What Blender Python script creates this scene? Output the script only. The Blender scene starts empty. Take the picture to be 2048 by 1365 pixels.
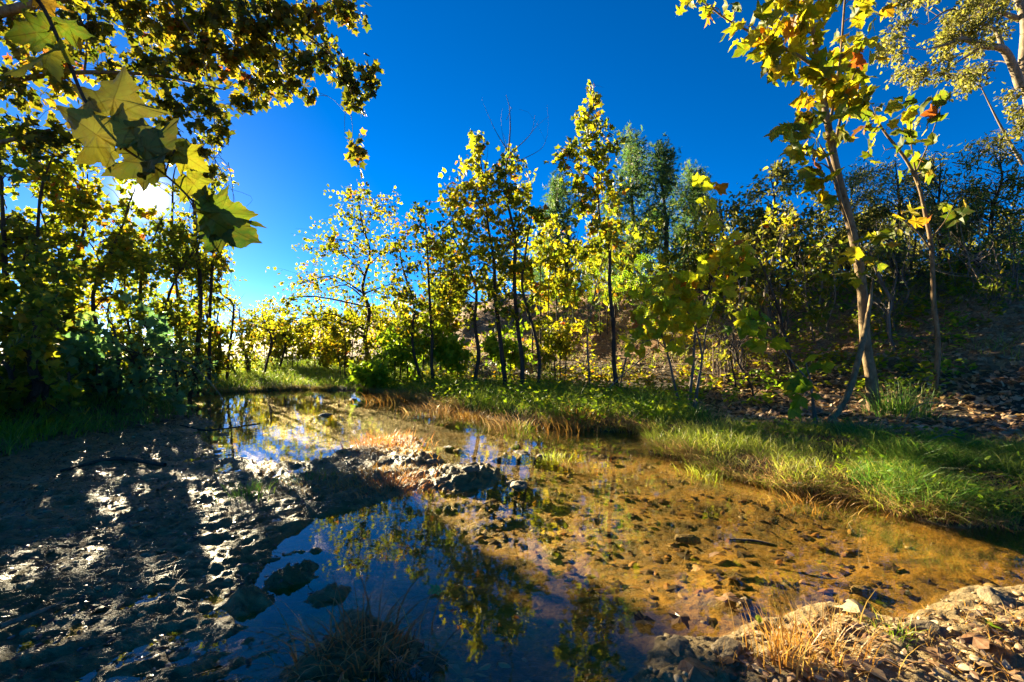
import bpy, math, random
import numpy as np
from mathutils import Matrix, Vector

# ------------------------------------------------------------------ camera, sky, sun, exposure
scn = bpy.context.scene
col = scn.collection
CAM_H = 1.2
F = 910.0            # focal length in photo pixels (2048 wide)
CX, HY = 1024.0, 691.0
cam_d = bpy.data.cameras.new("camera")
cam_d.sensor_width = 36.0
cam_d.lens = 36.0 * F / 2048.0
cam_d.shift_y = (HY - 682.5) / 2048.0
cam_d.clip_start = 0.05
cam_d.clip_end = 5000
cam = bpy.data.objects.new("camera", cam_d)
cam.location = (0, 0, CAM_H)
cam.rotation_euler = (math.radians(90), 0, 0)
col.objects.link(cam)
scn.camera = cam

SUN_AZ = math.atan2(290 - CX, F)                 # left of the view axis
SUN_EL = math.atan((HY - 392) / math.hypot(290 - CX, F))
SUN_DIR = Vector((math.sin(SUN_AZ) * math.cos(SUN_EL), math.cos(SUN_AZ) * math.cos(SUN_EL), math.sin(SUN_EL)))

world = bpy.data.worlds.new("World")
scn.world = world
world.use_nodes = True
wn, wl = world.node_tree.nodes, world.node_tree.links
wn.clear()
sky = wn.new("ShaderNodeTexSky")
sky.sky_type = 'NISHITA'
sky.sun_disc = False
sky.sun_elevation = SUN_EL
sky.sun_rotation = SUN_AZ
sky.altitude = 200
sky.air_density = 0.4
sky.dust_density = 0.03
sky.ozone_density = 3.0
hs = wn.new("ShaderNodeHueSaturation")
hs.inputs['Saturation'].default_value = 1.29
hs.inputs['Value'].default_value = 0.89
hs.inputs['Hue'].default_value = 0.503
bg = wn.new("ShaderNodeBackground")
bg.inputs['Strength'].default_value = 0.05
wo = wn.new("ShaderNodeOutputWorld")
wl.new(sky.outputs[0], hs.inputs['Color'])
# the sun's disc itself, seen low behind the left hand trees (the lamp below carries its light)
tcw = wn.new("ShaderNodeTexCoord")
dt = wn.new("ShaderNodeVectorMath"); dt.operation = 'DOT_PRODUCT'; dt.inputs[1].default_value = SUN_DIR
nrmw = wn.new("ShaderNodeVectorMath"); nrmw.operation = 'NORMALIZE'
wl.new(tcw.outputs['Generated'], nrmw.inputs[0]); wl.new(nrmw.outputs[0], dt.inputs[0])
mr = wn.new("ShaderNodeMapRange"); mr.interpolation_type = 'SMOOTHSTEP'
mr.inputs['From Min'].default_value = math.cos(math.radians(0.62)); mr.inputs['From Max'].default_value = math.cos(math.radians(0.34))
mr.inputs['To Max'].default_value = 320
wl.new(dt.outputs['Value'], mr.inputs['Value'])
au = wn.new("ShaderNodeMath"); au.operation = 'POWER'; au.inputs[1].default_value = 2600    # bright air close round it
mx0 = wn.new("ShaderNodeMath"); mx0.operation = 'MAXIMUM'; mx0.inputs[1].default_value = 0.0
wl.new(dt.outputs['Value'], mx0.inputs[0]); wl.new(mx0.outputs[0], au.inputs[0])
a2 = wn.new("ShaderNodeMath"); a2.operation = 'MULTIPLY_ADD'; a2.inputs[1].default_value = 9.0
wl.new(au.outputs[0], a2.inputs[0]); wl.new(mr.outputs[0], a2.inputs[2])
sc_ = wn.new("ShaderNodeVectorMath"); sc_.operation = 'SCALE'; sc_.inputs[0].default_value = (1.0, .93, .76)
wl.new(a2.outputs[0], sc_.inputs['Scale'])
ad = wn.new("ShaderNodeVectorMath"); ad.operation = 'ADD'
wl.new(hs.outputs[0], ad.inputs[0]); wl.new(sc_.outputs[0], ad.inputs[1])
wl.new(ad.outputs[0], bg.inputs['Color'])
wl.new(bg.outputs[0], wo.inputs['Surface'])

sun_d = bpy.data.lights.new("sunlight", 'SUN')
sun_d.energy = 5.0
sun_d.angle = math.radians(0.53)
sun_d.color = (1.0, 0.85, 0.55)
sun = bpy.data.objects.new("sunlight", sun_d)
sun.rotation_euler = (-SUN_DIR).to_track_quat('-Z', 'Y').to_euler()
sun.location = SUN_DIR * 60
col.objects.link(sun)

scn.view_settings.view_transform = 'Standard'
scn.view_settings.look = 'None'
scn.view_settings.exposure = 2.72
scn.view_settings.gamma = 1.0
scn.view_settings.use_curve_mapping = False
scn.render.engine = 'CYCLES'
cy = scn.cycles
cy.use_denoising = True
cy.max_bounces = 8
cy.diffuse_bounces = 4
cy.use_adaptive_sampling = True
cy.adaptive_threshold = 0.015
cy.glossy_bounces = 3
cy.transmission_bounces = 8
cy.transparent_max_bounces = 8
cy.sample_clamp_indirect = 6
cy.caustics_reflective = False
cy.caustics_refractive = False

rng = np.random.default_rng(11)
random.seed(11)

# ------------------------------------------------------------------ small helpers
def P(px, py, d):
    return np.array([(px - CX) / F * d, d, CAM_H + (HY - py) / F * d])
def G(px, py, z=0.0):
    d = (CAM_H - z) * F / (py - HY)
    return np.array([(px - CX) / F * d, d])
def tag(o, label=None, cat=None, group=None, kind=None):
    if label: o['label'] = label
    if cat: o['category'] = cat
    if group: o['group'] = group
    if kind: o['kind'] = kind
    return o
def empty(name, loc):
    o = bpy.data.objects.new(name, None)
    o.empty_display_size = 0.1
    o.location = loc
    col.objects.link(o)
    return o
def mesh_from(name, V, Fc, mat=None, smooth=False, attrs=None):
    """V (n,3); Fc: (m,k) array or list of such arrays"""
    me = bpy.data.meshes.new(name)
    V = np.asarray(V, dtype=np.float32)
    arrs = Fc if isinstance(Fc, list) else [Fc]
    arrs = [np.asarray(a, dtype=np.int32) for a in arrs if len(a)]
    nl = sum(a.size for a in arrs); nf = sum(len(a) for a in arrs)
    me.vertices.add(len(V)); me.vertices.foreach_set('co', V.ravel())
    me.loops.add(nl); me.loops.foreach_set('vertex_index', np.concatenate([a.ravel() for a in arrs]))
    me.polygons.add(nf)
    tot = np.concatenate([np.full(len(a), a.shape[1], dtype=np.int32) for a in arrs])
    st = np.concatenate([[0], np.cumsum(tot)[:-1]]).astype(np.int32)
    me.polygons.foreach_set('loop_start', st)
    me.polygons.foreach_set('loop_total', tot)
    me.polygons.foreach_set('use_smooth', np.full(nf, bool(smooth)))
    if attrs:
        for k, (dom, val) in attrs.items():
            a = me.attributes.new(k, 'FLOAT', dom)
            a.data.foreach_set('value', np.asarray(val, dtype=np.float32))
    me.update(calc_edges=True)
    me.validate()
    if mat: me.materials.append(mat)
    return me
def obj(name, me, parent=None, loc=None):
    o = bpy.data.objects.new(name, me)
    col.objects.link(o)
    if loc is not None: o.location = loc
    if parent is not None: o.parent = parent
    return o
def sstep(a, b, x):
    t = np.clip((x - a) / (b - a), 0, 1)
    return t * t * (3 - 2 * t)

def _hash(ix, iy, seed):
    h = (ix.astype(np.int64) * 374761393 + iy.astype(np.int64) * 668265263 + seed * 1442695041) & 0x7fffffff
    h = ((h ^ (h >> 13)) * 1274126177) & 0x7fffffff
    return ((h ^ (h >> 16)) & 0xffff) / 65535.0
def vnoise(x, y, seed=0):
    ix = np.floor(x); iy = np.floor(y)
    fx = x - ix; fy = y - iy
    ux = fx * fx * fx * (fx * (fx * 6 - 15) + 10); uy = fy * fy * fy * (fy * (fy * 6 - 15) + 10)
    a = _hash(ix, iy, seed); b = _hash(ix + 1, iy, seed); c = _hash(ix, iy + 1, seed); d = _hash(ix + 1, iy + 1, seed)
    return (a + (b - a) * ux) * (1 - uy) + (c + (d - c) * ux) * uy
def fbm(x, y, seed=0, octv=4, gain=0.5):
    s = 0; amp = 1; t = 0
    for i in range(octv):
        s = s + amp * (vnoise(x, y, seed + i * 17) * 2 - 1); t += amp
        x = x * 2.03 + 13.7; y = y * 2.03 + 7.1; amp *= gain
    return s / t

# ------------------------------------------------------------------ material helpers
class NT:
    def __init__(self, name):
        self.m = bpy.data.materials.new(name)
        self.m.use_nodes = True
        self.t = self.m.node_tree
        self.t.nodes.clear()
        self.out = self.t.nodes.new("ShaderNodeOutputMaterial")
    def n(self, typ, inputs=None, **props):
        nd = self.t.nodes.new(typ)
        for k, v in props.items(): setattr(nd, k, v)
        if inputs:
            for k, v in inputs.items():
                if hasattr(v, 'is_output') or isinstance(v, bpy.types.NodeSocket): self.t.links.new(v, nd.inputs[k])
                else: nd.inputs[k].default_value = v
        return nd
    def ramp(self, fac, stops, interp='LINEAR'):
        r = self.t.nodes.new("ShaderNodeValToRGB")
        r.color_ramp.interpolation = interp
        el = r.color_ramp.elements
        while len(el) < len(stops): el.new(0.5)
        for e, (p, c) in zip(el, stops):
            e.position = p; e.color = (*c, 1) if len(c) == 3 else c
        self.t.links.new(fac, r.inputs[0])
        return r.outputs[0]
    def mix(self, fac, a, b, mode='MIX'):
        nd = self.t.nodes.new("ShaderNodeMix"); nd.data_type = 'RGBA'; nd.blend_type = mode
        for i, v in ((0, fac), (6, a), (7, b)):
            if isinstance(v, bpy.types.NodeSocket): self.t.links.new(v, nd.inputs[i])
            else: nd.inputs[i].default_value = v if i == 0 else (*v, 1)
        return nd.outputs[2]
    def math(self, op, a, b=0.0, c=0.0, clamp=False):
        nd = self.t.nodes.new("ShaderNodeMath"); nd.operation = op; nd.use_clamp = clamp
        for i, v in enumerate((a, b, c)):
            if isinstance(v, bpy.types.NodeSocket): self.t.links.new(v, nd.inputs[i])
            else: nd.inputs[i].default_value = v
        return nd.outputs[0]
    def noise(self, scale, detail=4, rough=0.55, vec=None, dist=0.0):
        nd = self.t.nodes.new("ShaderNodeTexNoise")
        nd.inputs['Scale'].default_value = scale; nd.inputs['Detail'].default_value = detail
        nd.inputs['Roughness'].default_value = rough; nd.inputs['Distortion'].default_value = dist
        if vec is not None: self.t.links.new(vec, nd.inputs['Vector'])
        return nd.outputs[0]
    def surf(self, sh): self.t.links.new(sh, self.out.inputs['Surface']); return self.m

def leaf_material(name, stops, use_attr, transl=0.55, rough=0.5, spec=0.3, veins=False, boost=1.75):
    t = NT(name)
    if use_attr: fac = t.n("ShaderNodeAttribute", attribute_name='rnd').outputs['Fac']
    else: fac = t.n("ShaderNodeObjectInfo").outputs['Random']
    c = t.ramp(fac, stops)
    geo = t.n("ShaderNodeNewGeometry")
    if use_attr: vec = geo.outputs['Position']
    else: vec = t.n("ShaderNodeTexCoord").outputs['Object']
    nz = t.noise(9.0 if use_attr else 5.0, 3, 0.6, vec)
    c = t.mix(t.math('MULTIPLY', t.math('SUBTRACT', nz, 0.42, clamp=True), 1.6), c, tuple(x * 0.55 for x in stops[-1][1]))
    if veins:
        bl = t.noise(2.6, 5, .7, t.n('ShaderNodeVectorMath', {0: vec, 1: t.n('ShaderNodeCombineXYZ', {0: t.math('MULTIPLY', fac, 37.0)}).outputs[0]}, operation='ADD').outputs[0])
        c = t.mix(t.math('MULTIPLY', t.math('SUBTRACT', bl, .60, clamp=True), 7.0, clamp=True), c, (.13, .06, .015))
        sx = t.n("ShaderNodeSeparateXYZ", {0: vec})
        ang = t.math('ABSOLUTE', t.math('ARCTAN2', sx.outputs[0], t.math('ADD', sx.outputs[1], 0.02)))
        r = t.n("ShaderNodeVectorMath", {0: vec}, operation='LENGTH').outputs['Value']
        dd = None
        for a in (0.0, 0.62, 1.25):
            q = t.math('MULTIPLY', t.math('ABSOLUTE', t.math('SUBTRACT', ang, a)), r)
            dd = q if dd is None else t.math('MINIMUM', dd, q)
        ribs = t.math('ABSOLUTE', t.math('SUBTRACT', t.math('FRACT', t.math('ADD', t.math('MULTIPLY', r, 9.0), t.math('MULTIPLY', dd, -7.0))), 0.5))
        v2 = t.math('MULTIPLY', t.math('LESS_THAN', ribs, 0.05), 0.3)
        v1 = t.math('MULTIPLY', t.math('LESS_THAN', dd, 0.011), 0.7)
        vf = t.math('MAXIMUM', v1, v2)
        vcol = t.mix(1.0, c, (0.55, 0.52, 0.4), 'MULTIPLY')
        c = t.mix(vf, c, vcol)
    pr = t.n("ShaderNodeBsdfPrincipled", {'Base Color': c, 'Roughness': rough, 'Specular IOR Level': spec})
    tc = t.mix(1.0, c, (boost, boost, boost * 0.7), 'MULTIPLY')
    tr = t.n("ShaderNodeBsdfTranslucent", {'Color': tc})
    ms = t.n("ShaderNodeMixShader", {0: transl, 1: pr.outputs[0], 2: tr.outputs[0]})
    return t.surf(ms.outputs[0])

PAL = {
 'gold':  [(0.0, (.22, .30, .012)), (.35, (.38, .42, .015)), (.8, (.54, .48, .02)), (.94, (.52, .30, .015)), (1.0, (.40, .09, .015))],  # yellow leaves brightened to stand in for sunlight kept off the sapling
 'syc': [(0.0, (.052, .098, .006)), (.42, (.135, .182, .008)), (.74, (.285, .275, .010)), (.91, (.40, .245, .012)), (1.0, (.28, .07, .012))],
 'yel': [(0.0, (.085, .14, .008)), (.4, (.21, .235, .010)), (.8, (.42, .365, .012)), (.94, (.46, .25, .012)), (1.0, (.32, .07, .012))],
 'grn': [(0.0, (.040, .085, .010)), (.5, (.105, .155, .012)), (.84, (.24, .235, .014)), (1.0, (.38, .21, .016))],
 'lime':  [(0.0, (0.081, 0.180, 0.010)), (.6, (0.188, 0.288, 0.012)), (1.0, (0.400, 0.384, 0.019))],
 'dark': [(0.0, (.050, .075, .014)), (.55, (.125, .145, .018)), (.86, (.27, .25, .03)), (1.0, (.38, .19, .03))],
 'cedar': [(0.0, (0.022, 0.058, 0.023)), (.6, (0.050, 0.111, 0.031)), (1.0, (0.140, 0.169, 0.039))],
 'oak': [(0.0, (.075, .09, .02)), (.6, (.17, .165, .03)), (1.0, (.36, .30, .06))],
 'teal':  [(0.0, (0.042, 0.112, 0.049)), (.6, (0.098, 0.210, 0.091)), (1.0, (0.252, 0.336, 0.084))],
 'dry': [(0.0, (.14, .065, .03)), (.4, (.31, .165, .07)), (.8, (.45, .30, .15)), (1.0, (.52, .41, .25))],
 'wet':   [(0.0, (.020, .014, .009)), (.6, (.075, .045, .024)), (1.0, (.18, .10, .045))],
 'canopy':[(0.0, (.025, .045, .005)), (.45, (.075, .095, .007)), (.78, (.20, .18, .010)), (.93, (.28, .16, .012)), (1.0, (.22, .06, .012))],  # sycamore colours darkened, the backlit silhouette put into the leaf colour
 'rust':  [(0.0, (.20, .06, .02)), (.5, (.42, .15, .05)), (1.0, (.55, .34, .16))],
 'orange':[(0.0, (.22, .085, .018)), (.5, (.36, .18, .04)), (1.0, (.42, .30, .10))],
 'grass': [(0.0, (.065, .16, .008)), (.5, (.16, .26, .012)), (.8, (.32, .34, .04)), (1.0, (.46, .39, .16))],
 'grassy': [(0.0, (.12, .22, .010)), (.4, (.26, .32, .02)), (.75, (.40, .38, .07)), (1.0, (.50, .42, .20))],
 'sedge': [(0.0, (.030, .11, .012)), (.6, (.07, .19, .02)), (.85, (.20, .27, .04)), (1.0, (.40, .34, .15))],
}
MATS = {}
def LM(pal, attr, **kw):
    k = (pal, attr, tuple(sorted(kw.items())))
    if k not in MATS: MATS[k] = leaf_material('leaf_' + pal + ('_joined' if attr else ''), PAL[pal], attr, **kw)
    return MATS[k]

def bark_material(name, c1, c2, scale=14, stretch=0.25, bump=0.4):
    t = NT(name)
    tc = t.n("ShaderNodeTexCoord").outputs['Object']
    mp = t.n("ShaderNodeMapping", {'Vector': tc, 'Scale': (1, 1, stretch)}).outputs[0]
    n1 = t.noise(scale, 6, 0.65, mp, 0.6)
    n2 = t.noise(scale * 4, 4, 0.6, mp)
    c = t.ramp(n1, [(0.35, c1), (0.5, tuple((a + b) / 2 for a, b in zip(c1, c2))), (0.66, c2)])
    c = t.mix(t.math('MULTIPLY', n2, 0.6), c, tuple(x * 0.5 for x in c1))
    b = t.n("ShaderNodeBump", {'Height': t.math('ADD', n1, t.math('MULTIPLY', n2, 0.5)), 'Strength': bump, 'Distance': 0.02})
    p = t.n("ShaderNodeBsdfPrincipled", {'Base Color': c, 'Roughness': 0.85, 'Specular IOR Level': 0.2, 'Normal': b.outputs[0]})
    return t.surf(p.outputs[0])
BARK = {
 'syc':  bark_material('bark_sycamore', (.10, .06, .028), (.36, .25, .125), 11, 0.5),
 'dark': bark_material('bark_dark', (.035, .025, .017), (.11, .08, .055), 16, 0.2),
 'grey': bark_material('bark_grey', (.10, .08, .06), (.25, .20, .15), 14, 0.25),
 'pale': bark_material('bark_pale_oak', (.16, .115, .07), (.38, .30, .20), 9, 0.5),
 'dead': bark_material('bark_dead_stick', (.16, .11, .07), (.36, .28, .19), 12, 0.3),
}
# ------------------------------------------------------------------ the land: heights
def polyW(pts): return np.array([G(*p) if len(p) == 2 else p[:2] for p in pts])
W = lambda x, y: (x, y, 0)        # a world point inside a pixel list
RIGHT_SHORE = [(380, 790), (500, 784), (620, 780), (720, 783), (800, 797), (870, 812), (950, 830), (1020, 845), (1130, 858), (1210, 864), (1280, 868), (1300, 905),
               (1370, 925), (1440, 950), (1560, 985), (1640, 990), (1700, 1000), (1780, 1030), (1900, 1055), (2048, 1062)]
LEDGE = [(2048, 1165), (1950, 1172), (1870, 1205), (1800, 1240), (1740, 1222), (1650, 1200), (1570, 1220), (1500, 1250), (1440, 1275), (1370, 1268), (1315, 1275), (1290, 1310), (1240, 1365)]
LEFT_SIDE = [(880, 1365), (860, 1300), (800, 1250), (730, 1212), (665, 1215), (610, 1255), (520, 1245), (425, 1232), (500, 1170), (540, 1125), (560, 1085), (610, 1052),
             (700, 1022), (800, 992), (870, 982), (960, 985), (1000, 962), (1005, 935), (900, 932), (850, 897), (830, 868), (745, 878), (700, 892), (640, 922), (560, 928),
             (480, 915), (430, 890), (385, 868), (430, 848), (370, 822)]
WATER = polyW(RIGHT_SHORE + [W(4.6, 1.9), W(6.5, 0.6), W(7, -3), W(4.5, -3), W(4.2, 0.4)] + LEDGE + [W(.45, .9), W(.2, .4), W(-.25, .5), W(-.25, 1.2)] + LEFT_SIDE)
LEDGE_LAND = polyW(LEDGE + [W(.4, .2), W(1.5, -1), W(4.2, -1), W(4.2, .4)])
RIGHT_LAND = polyW([W(-40, 30), W(-11, 14)] + RIGHT_SHORE + [W(4.6, 1.9), W(6.5, .6), W(7, -3), W(60, -20), W(120, 30), W(60, 140), W(-60, 140)])
LEFT_LAND = np.array([(-4.9, -3), (-4.4, 1), (-4.9, 3.5), (-5.6, 5.3), (-5.3, 6.8), (-5.6, 8.4), (-7.2, 10.6), (-8.6, 12), (-12, 15), (-40, 30), (-60, 60), (-120, 0), (-60, -30)], dtype=float)

def sdf(poly, x, y):
    """signed distance, positive inside"""
    x = np.asarray(x, float); y = np.asarray(y, float)
    d2 = np.full(x.shape, 1e18); ins = np.zeros(x.shape, bool)
    n = len(poly)
    for i in range(n):
        ax, ay = poly[i]; bx, by = poly[(i + 1) % n]
        ex, ey = bx - ax, by - ay
        t = np.clip(((x - ax) * ex + (y - ay) * ey) / (ex * ex + ey * ey + 1e-12), 0, 1)
        d2 = np.minimum(d2, (x - ax - t * ex) ** 2 + (y - ay - t * ey) ** 2)
        c = (ay > y) != (by > y)
        ins ^= c & (x < ex * (y - ay) / (ey if abs(ey) > 1e-12 else 1e-12) + ax)
    d = np.sqrt(d2)
    return np.where(ins, d, -d)

BARS = []   # gravel bars and crusts that rise out of the creek: (px, py, radius m, height)
for px, py, r, h in [(945, 955, .26, .055), (1030, 905, .17, .07), (1000, 912, .13, .06), (1085, 908, .12, .05), (1030, 966, .13, .06), (830, 920, .25, .06), (900, 892, .14, .05),
                     (960, 905, .12, .04), (600, 1145, .10, .05), (590, 1155, .12, .04), (640, 1195, .10, .045), (520, 1200, .10, .05), (690, 1085, .05, .05), (640, 1100, .06, .05), (720, 1150, .05, .04), (590, 1110, .07, .05), (560, 1165, .07, .05), (680, 1180, .07, .045), (480, 1205, .07, .05), (1450, 1145, .10, .03),
                     (1460, 1185, .09, .035), (1725, 1165, .04, .05), (650, 826, .35, .06), (700, 800, .3, .05), (520, 840, .25, .05), (470, 868, .3, .05), (440, 815, .3, .04)]:
    x, y = G(px, py); BARS.append((x, y, r, h))

def land(x, y):
    x = np.asarray(x, float); y = np.asarray(y, float)
    sw = sdf(WATER, x, y) + 0.05 * fbm(x * 3.1, y * 3.1, 5, 3)
    sr = sdf(RIGHT_LAND, x, y); sl = sdf(LEFT_LAND, x, y); se = sdf(LEDGE_LAND, x, y)
    out = np.maximum(-sw, 0)
    R = sstep(-0.12, 0.12, sr); E = sstep(-.1, .08, se) * (1 - R)
    near = 1 - sstep(14, 30, np.hypot(x, y))
    # bed
    bed = -(0.030 + 0.085 * sstep(0, .8, sw)) + near * (0.020 * fbm(x * 4.2, y * 6.2, 21, 4) + 0.010 * np.abs(fbm(x * 14, y * 19, 31, 3)))
    # wet mud: matted ridges running away to the upper left, hollows fall below the water level
    u = x * 0.83 + y * 0.56; v = -x * 0.56 + y * 0.83
    wx = fbm(x * 1.3, y * 1.3, 41, 3)
    mud = 0.018 + 0.045 * sstep(0, 1.2, out) + near * (0.050 * fbm(u * 1.6 + wx, v * 3.4 + wx, 43, 4, .55) + 0.075 * (0.38 - np.abs(fbm(u * 4 + wx * 2, v * 11 + wx * 3, 47, 3))) * (0.35 + 0.65 * vnoise(x * 1.1, y * 1.1, 49)) + 0.020 * fbm(u * 20, v * 30, 53, 3) - .012)
    # right bank, undercut edge then a flat
    rb = 0.02 + (0.09 + 0.04 * fbm(x * .9, y * .9, 61, 2)) * sstep(0.0, 0.30, out) + 0.14 * sstep(.6, 4.5, out) + near * (0.05 * fbm(x * 1.5, y * 1.5, 63, 4) + 0.012 * fbm(x * 12, y * 12, 65, 3))
    farbank = sstep(9.2, 11.5, y) * sstep(-1.0, -3.6, x)
    rb = rb * (1 - 0.45 * farbank)
    pp = (x + 3.9) * .77 + (y - 11.6) * .64          # rises away from the creek, along its length
    hill = 3.05 * sstep(3.6, 12.5, pp) * sstep(-30, 0, y) - 1.25 * np.exp(-(((x - 11.2) / 2.6) ** 2 + ((y - 15.5) / 2.4) ** 2)) * sstep(6, 10, pp)
    hill = hill + .5 * np.exp(-(((x - 4.2) / 3.5) ** 2 + ((y - 18.0) / 3.0) ** 2)) + 0.7 * np.exp(-(((x + 6) / 9.0) ** 2 + ((y - 27) / 5.0) ** 2))
    hill = hill + 0.3 * sstep(25, 45, np.hypot(x, y)) * (y > -30)
    hill = hill * (1 + 0.16 * fbm(x * .35, y * .35, 71, 3)) + sstep(.3, 1.2, hill) * (0.22 * fbm(x * .8, y * .8, 73, 4) + 0.10 * fbm(x * 3, y * 3, 75, 3))
    hill = hill * sstep(1.2, 4.0, out)
    rb = rb + hill
    # crusted sand ledge by the camera
    lg = 0.010 + 0.028 * sstep(0, .30, out) + 0.025 * fbm(x * 5, y * 5, 81, 4) + 0.030 * (0.35 - np.abs(fbm(x * 16, y * 16, 83, 3))) + .004 * fbm(x * 60, y * 60, 87, 2)
    # left bank
    lb = mud + 0.55 * sstep(0, 3.5, sl) + 0.9 * sstep(5, 20, sl) + 0.05 * fbm(x * 2, y * 2, 91, 3)
    z = np.where(sl > -0.05, lb, mud)
    z = z * (1 - E) + lg * E
    z = z * (1 - R) + rb * R
    ww = sstep(-0.05, 0.03, sw)
    z = z * (1 - ww) + bed * ww
    for bx, by, r, h in BARS:
        d2 = ((x - bx) ** 2 + (y - by) ** 2) / (r * r)
        m = d2 < 6
        if np.any(m):
            d2 = d2 * (1 + .9 * fbm(x * 5, y * 5, 97, 3))
            w = np.exp(-np.abs(d2) ** 1.5 * 0.8) * (1 - R)
            z = z + w * (.75 * h + 0.040 * fbm(x * 11, y * 15, 95, 4) + 0.04 * (.3 - np.abs(fbm(x * 9 + 3, y * 16, 99, 3))))
    ww = ww * (1 - sstep(-.02, .012, z))
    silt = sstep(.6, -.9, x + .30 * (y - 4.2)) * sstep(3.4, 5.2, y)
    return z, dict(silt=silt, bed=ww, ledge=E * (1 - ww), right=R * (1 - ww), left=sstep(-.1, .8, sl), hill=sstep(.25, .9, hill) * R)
def H(x, y):
    a = np.atleast_1d(np.asarray(x, float)); b = np.atleast_1d(np.asarray(y, float))
    z = land(a, b)[0]
    return float(z[0]) if np.isscalar(x) or np.ndim(x) == 0 else z

# ground sheet: rings round the place, fine where the photo looks closely
rad = list(np.linspace(0.25, 1.15, 14))
r = 1.15
while r < 700:
    rad.append(r)
    if r < 13: dr = min(max(r * r / 1092 * 2.4, .006), .065)
    elif r < 34: dr = .065 + (r - 13) * .02
    else: dr = .5 + (r - 34) * .12
    r += dr
rad = np.array(rad)
ang = np.concatenate([np.linspace(-60, 60, 600), np.linspace(60, 300, 72)[1:-1]]) * math.pi / 180
A, Rr = np.meshgrid(ang, rad)
gx = (np.sin(A) * Rr).ravel(); gy = (np.cos(A) * Rr).ravel()
gz, zones = land(gx, gy)
nA, nR = len(ang), len(rad)
idx = np.arange(nA * nR).reshape(nR, nA)
nxt = np.roll(idx, -1, axis=1)
quads = np.stack([idx[:-1].ravel(), idx[1:].ravel(), nxt[1:].ravel(), nxt[:-1].ravel()], 1)
Vg = np.stack([gx, gy, gz], 1)
c0 = len(Vg)
Vg = np.vstack([Vg, [[0, 0, H(0.0, 0.0)]]])
fan = np.stack([np.full(nA, c0), idx[0], nxt[0]], 1)
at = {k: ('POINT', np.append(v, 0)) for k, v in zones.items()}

def ground_material():
    t = NT('creek_ground')
    pos = t.n("ShaderNodeNewGeometry").outputs['Position']
    A_ = lambda k: t.n("ShaderNodeAttribute", attribute_name=k).outputs['Fac']
    nb = t.noise(3.2, 6, .6, pos, .8); nf = t.noise(24, 6, .65, pos); nff = t.noise(110, 4, .6, pos); nl = t.noise(.9, 4, .6, pos)
    mp = t.n("ShaderNodeMapping", {'Vector': pos, 'Rotation': (0, 0, -.6), 'Scale': (1, 3, 1)}).outputs[0]
    ns = t.noise(9, 6, .65, mp, .5)
    bedc = t.ramp(nb, [(.28, (.05, .042, .005)), (.42, (.16, .095, .010)), (.55, (.33, .18, .016)), (.78, (.42, .25, .035))])
    bedc = t.mix(t.math('MULTIPLY', t.math('LESS_THAN', nf, .42), .7), bedc, (.06, .05, .008))
    bedc = t.mix(t.math('MULTIPLY', t.math('GREATER_THAN', nff, .62), .2), bedc, (.42, .29, .10))
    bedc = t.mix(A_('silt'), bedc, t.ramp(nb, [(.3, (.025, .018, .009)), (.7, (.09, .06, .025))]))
    mudc = t.ramp(ns, [(.3, (.060, .042, .017)), (.46, (.165, .112, .045)), (.59, (.29, .20, .085)), (.75, (.40, .29, .14))])
    mudc = t.mix(t.math('MULTIPLY', t.math('GREATER_THAN', nl, .52), .45), mudc, (.10, .10, .025))
    sandc = t.ramp(nf, [(.3, (.12, .08, .035)), (.5, (.27, .19, .085)), (.7, (.40, .30, .15))])
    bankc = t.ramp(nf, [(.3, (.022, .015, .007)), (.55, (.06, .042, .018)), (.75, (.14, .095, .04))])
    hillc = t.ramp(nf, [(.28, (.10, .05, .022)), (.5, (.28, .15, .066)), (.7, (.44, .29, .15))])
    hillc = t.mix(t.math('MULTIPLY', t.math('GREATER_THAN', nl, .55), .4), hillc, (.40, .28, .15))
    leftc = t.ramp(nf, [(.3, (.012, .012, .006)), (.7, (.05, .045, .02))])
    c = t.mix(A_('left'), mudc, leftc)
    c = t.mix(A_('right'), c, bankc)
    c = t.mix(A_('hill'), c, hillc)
    c = t.mix(A_('ledge'), c, sandc)
    c = t.mix(A_('bed'), c, bedc)
    dry = t.math('MAXIMUM', t.math('MAXIMUM', A_('right'), A_('ledge')), t.math('MULTIPLY', A_('left'), .7))
    wet = t.ramp(ns, [(.34, (.30,) * 3), (.52, (.55,) * 3), (.68, (.8,) * 3)])
    rg = t.mix(dry, wet, (.85, .85, .85))
    nv = t.noise(48, 5, .7, mp)
    hgt = t.math('ADD', t.math('ADD', nf, t.math('MULTIPLY', nff, .30)), t.math('ADD', t.math('MULTIPLY', ns, .5), t.math('MULTIPLY', nv, .55)))
    b = t.n("ShaderNodeBump", {'Height': hgt, 'Strength': .9, 'Distance': .03})
    p = t.n("ShaderNodeBsdfPrincipled", {'Base Color': c, 'Roughness': rg, 'Specular IOR Level': .28, 'Normal': b.outputs[0]})
    return t.surf(p.outputs[0])
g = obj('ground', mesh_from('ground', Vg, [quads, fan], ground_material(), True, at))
tag(g, 'muddy creek bed, grassy banks and brown leaf strewn hillside', kind='structure')

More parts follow.
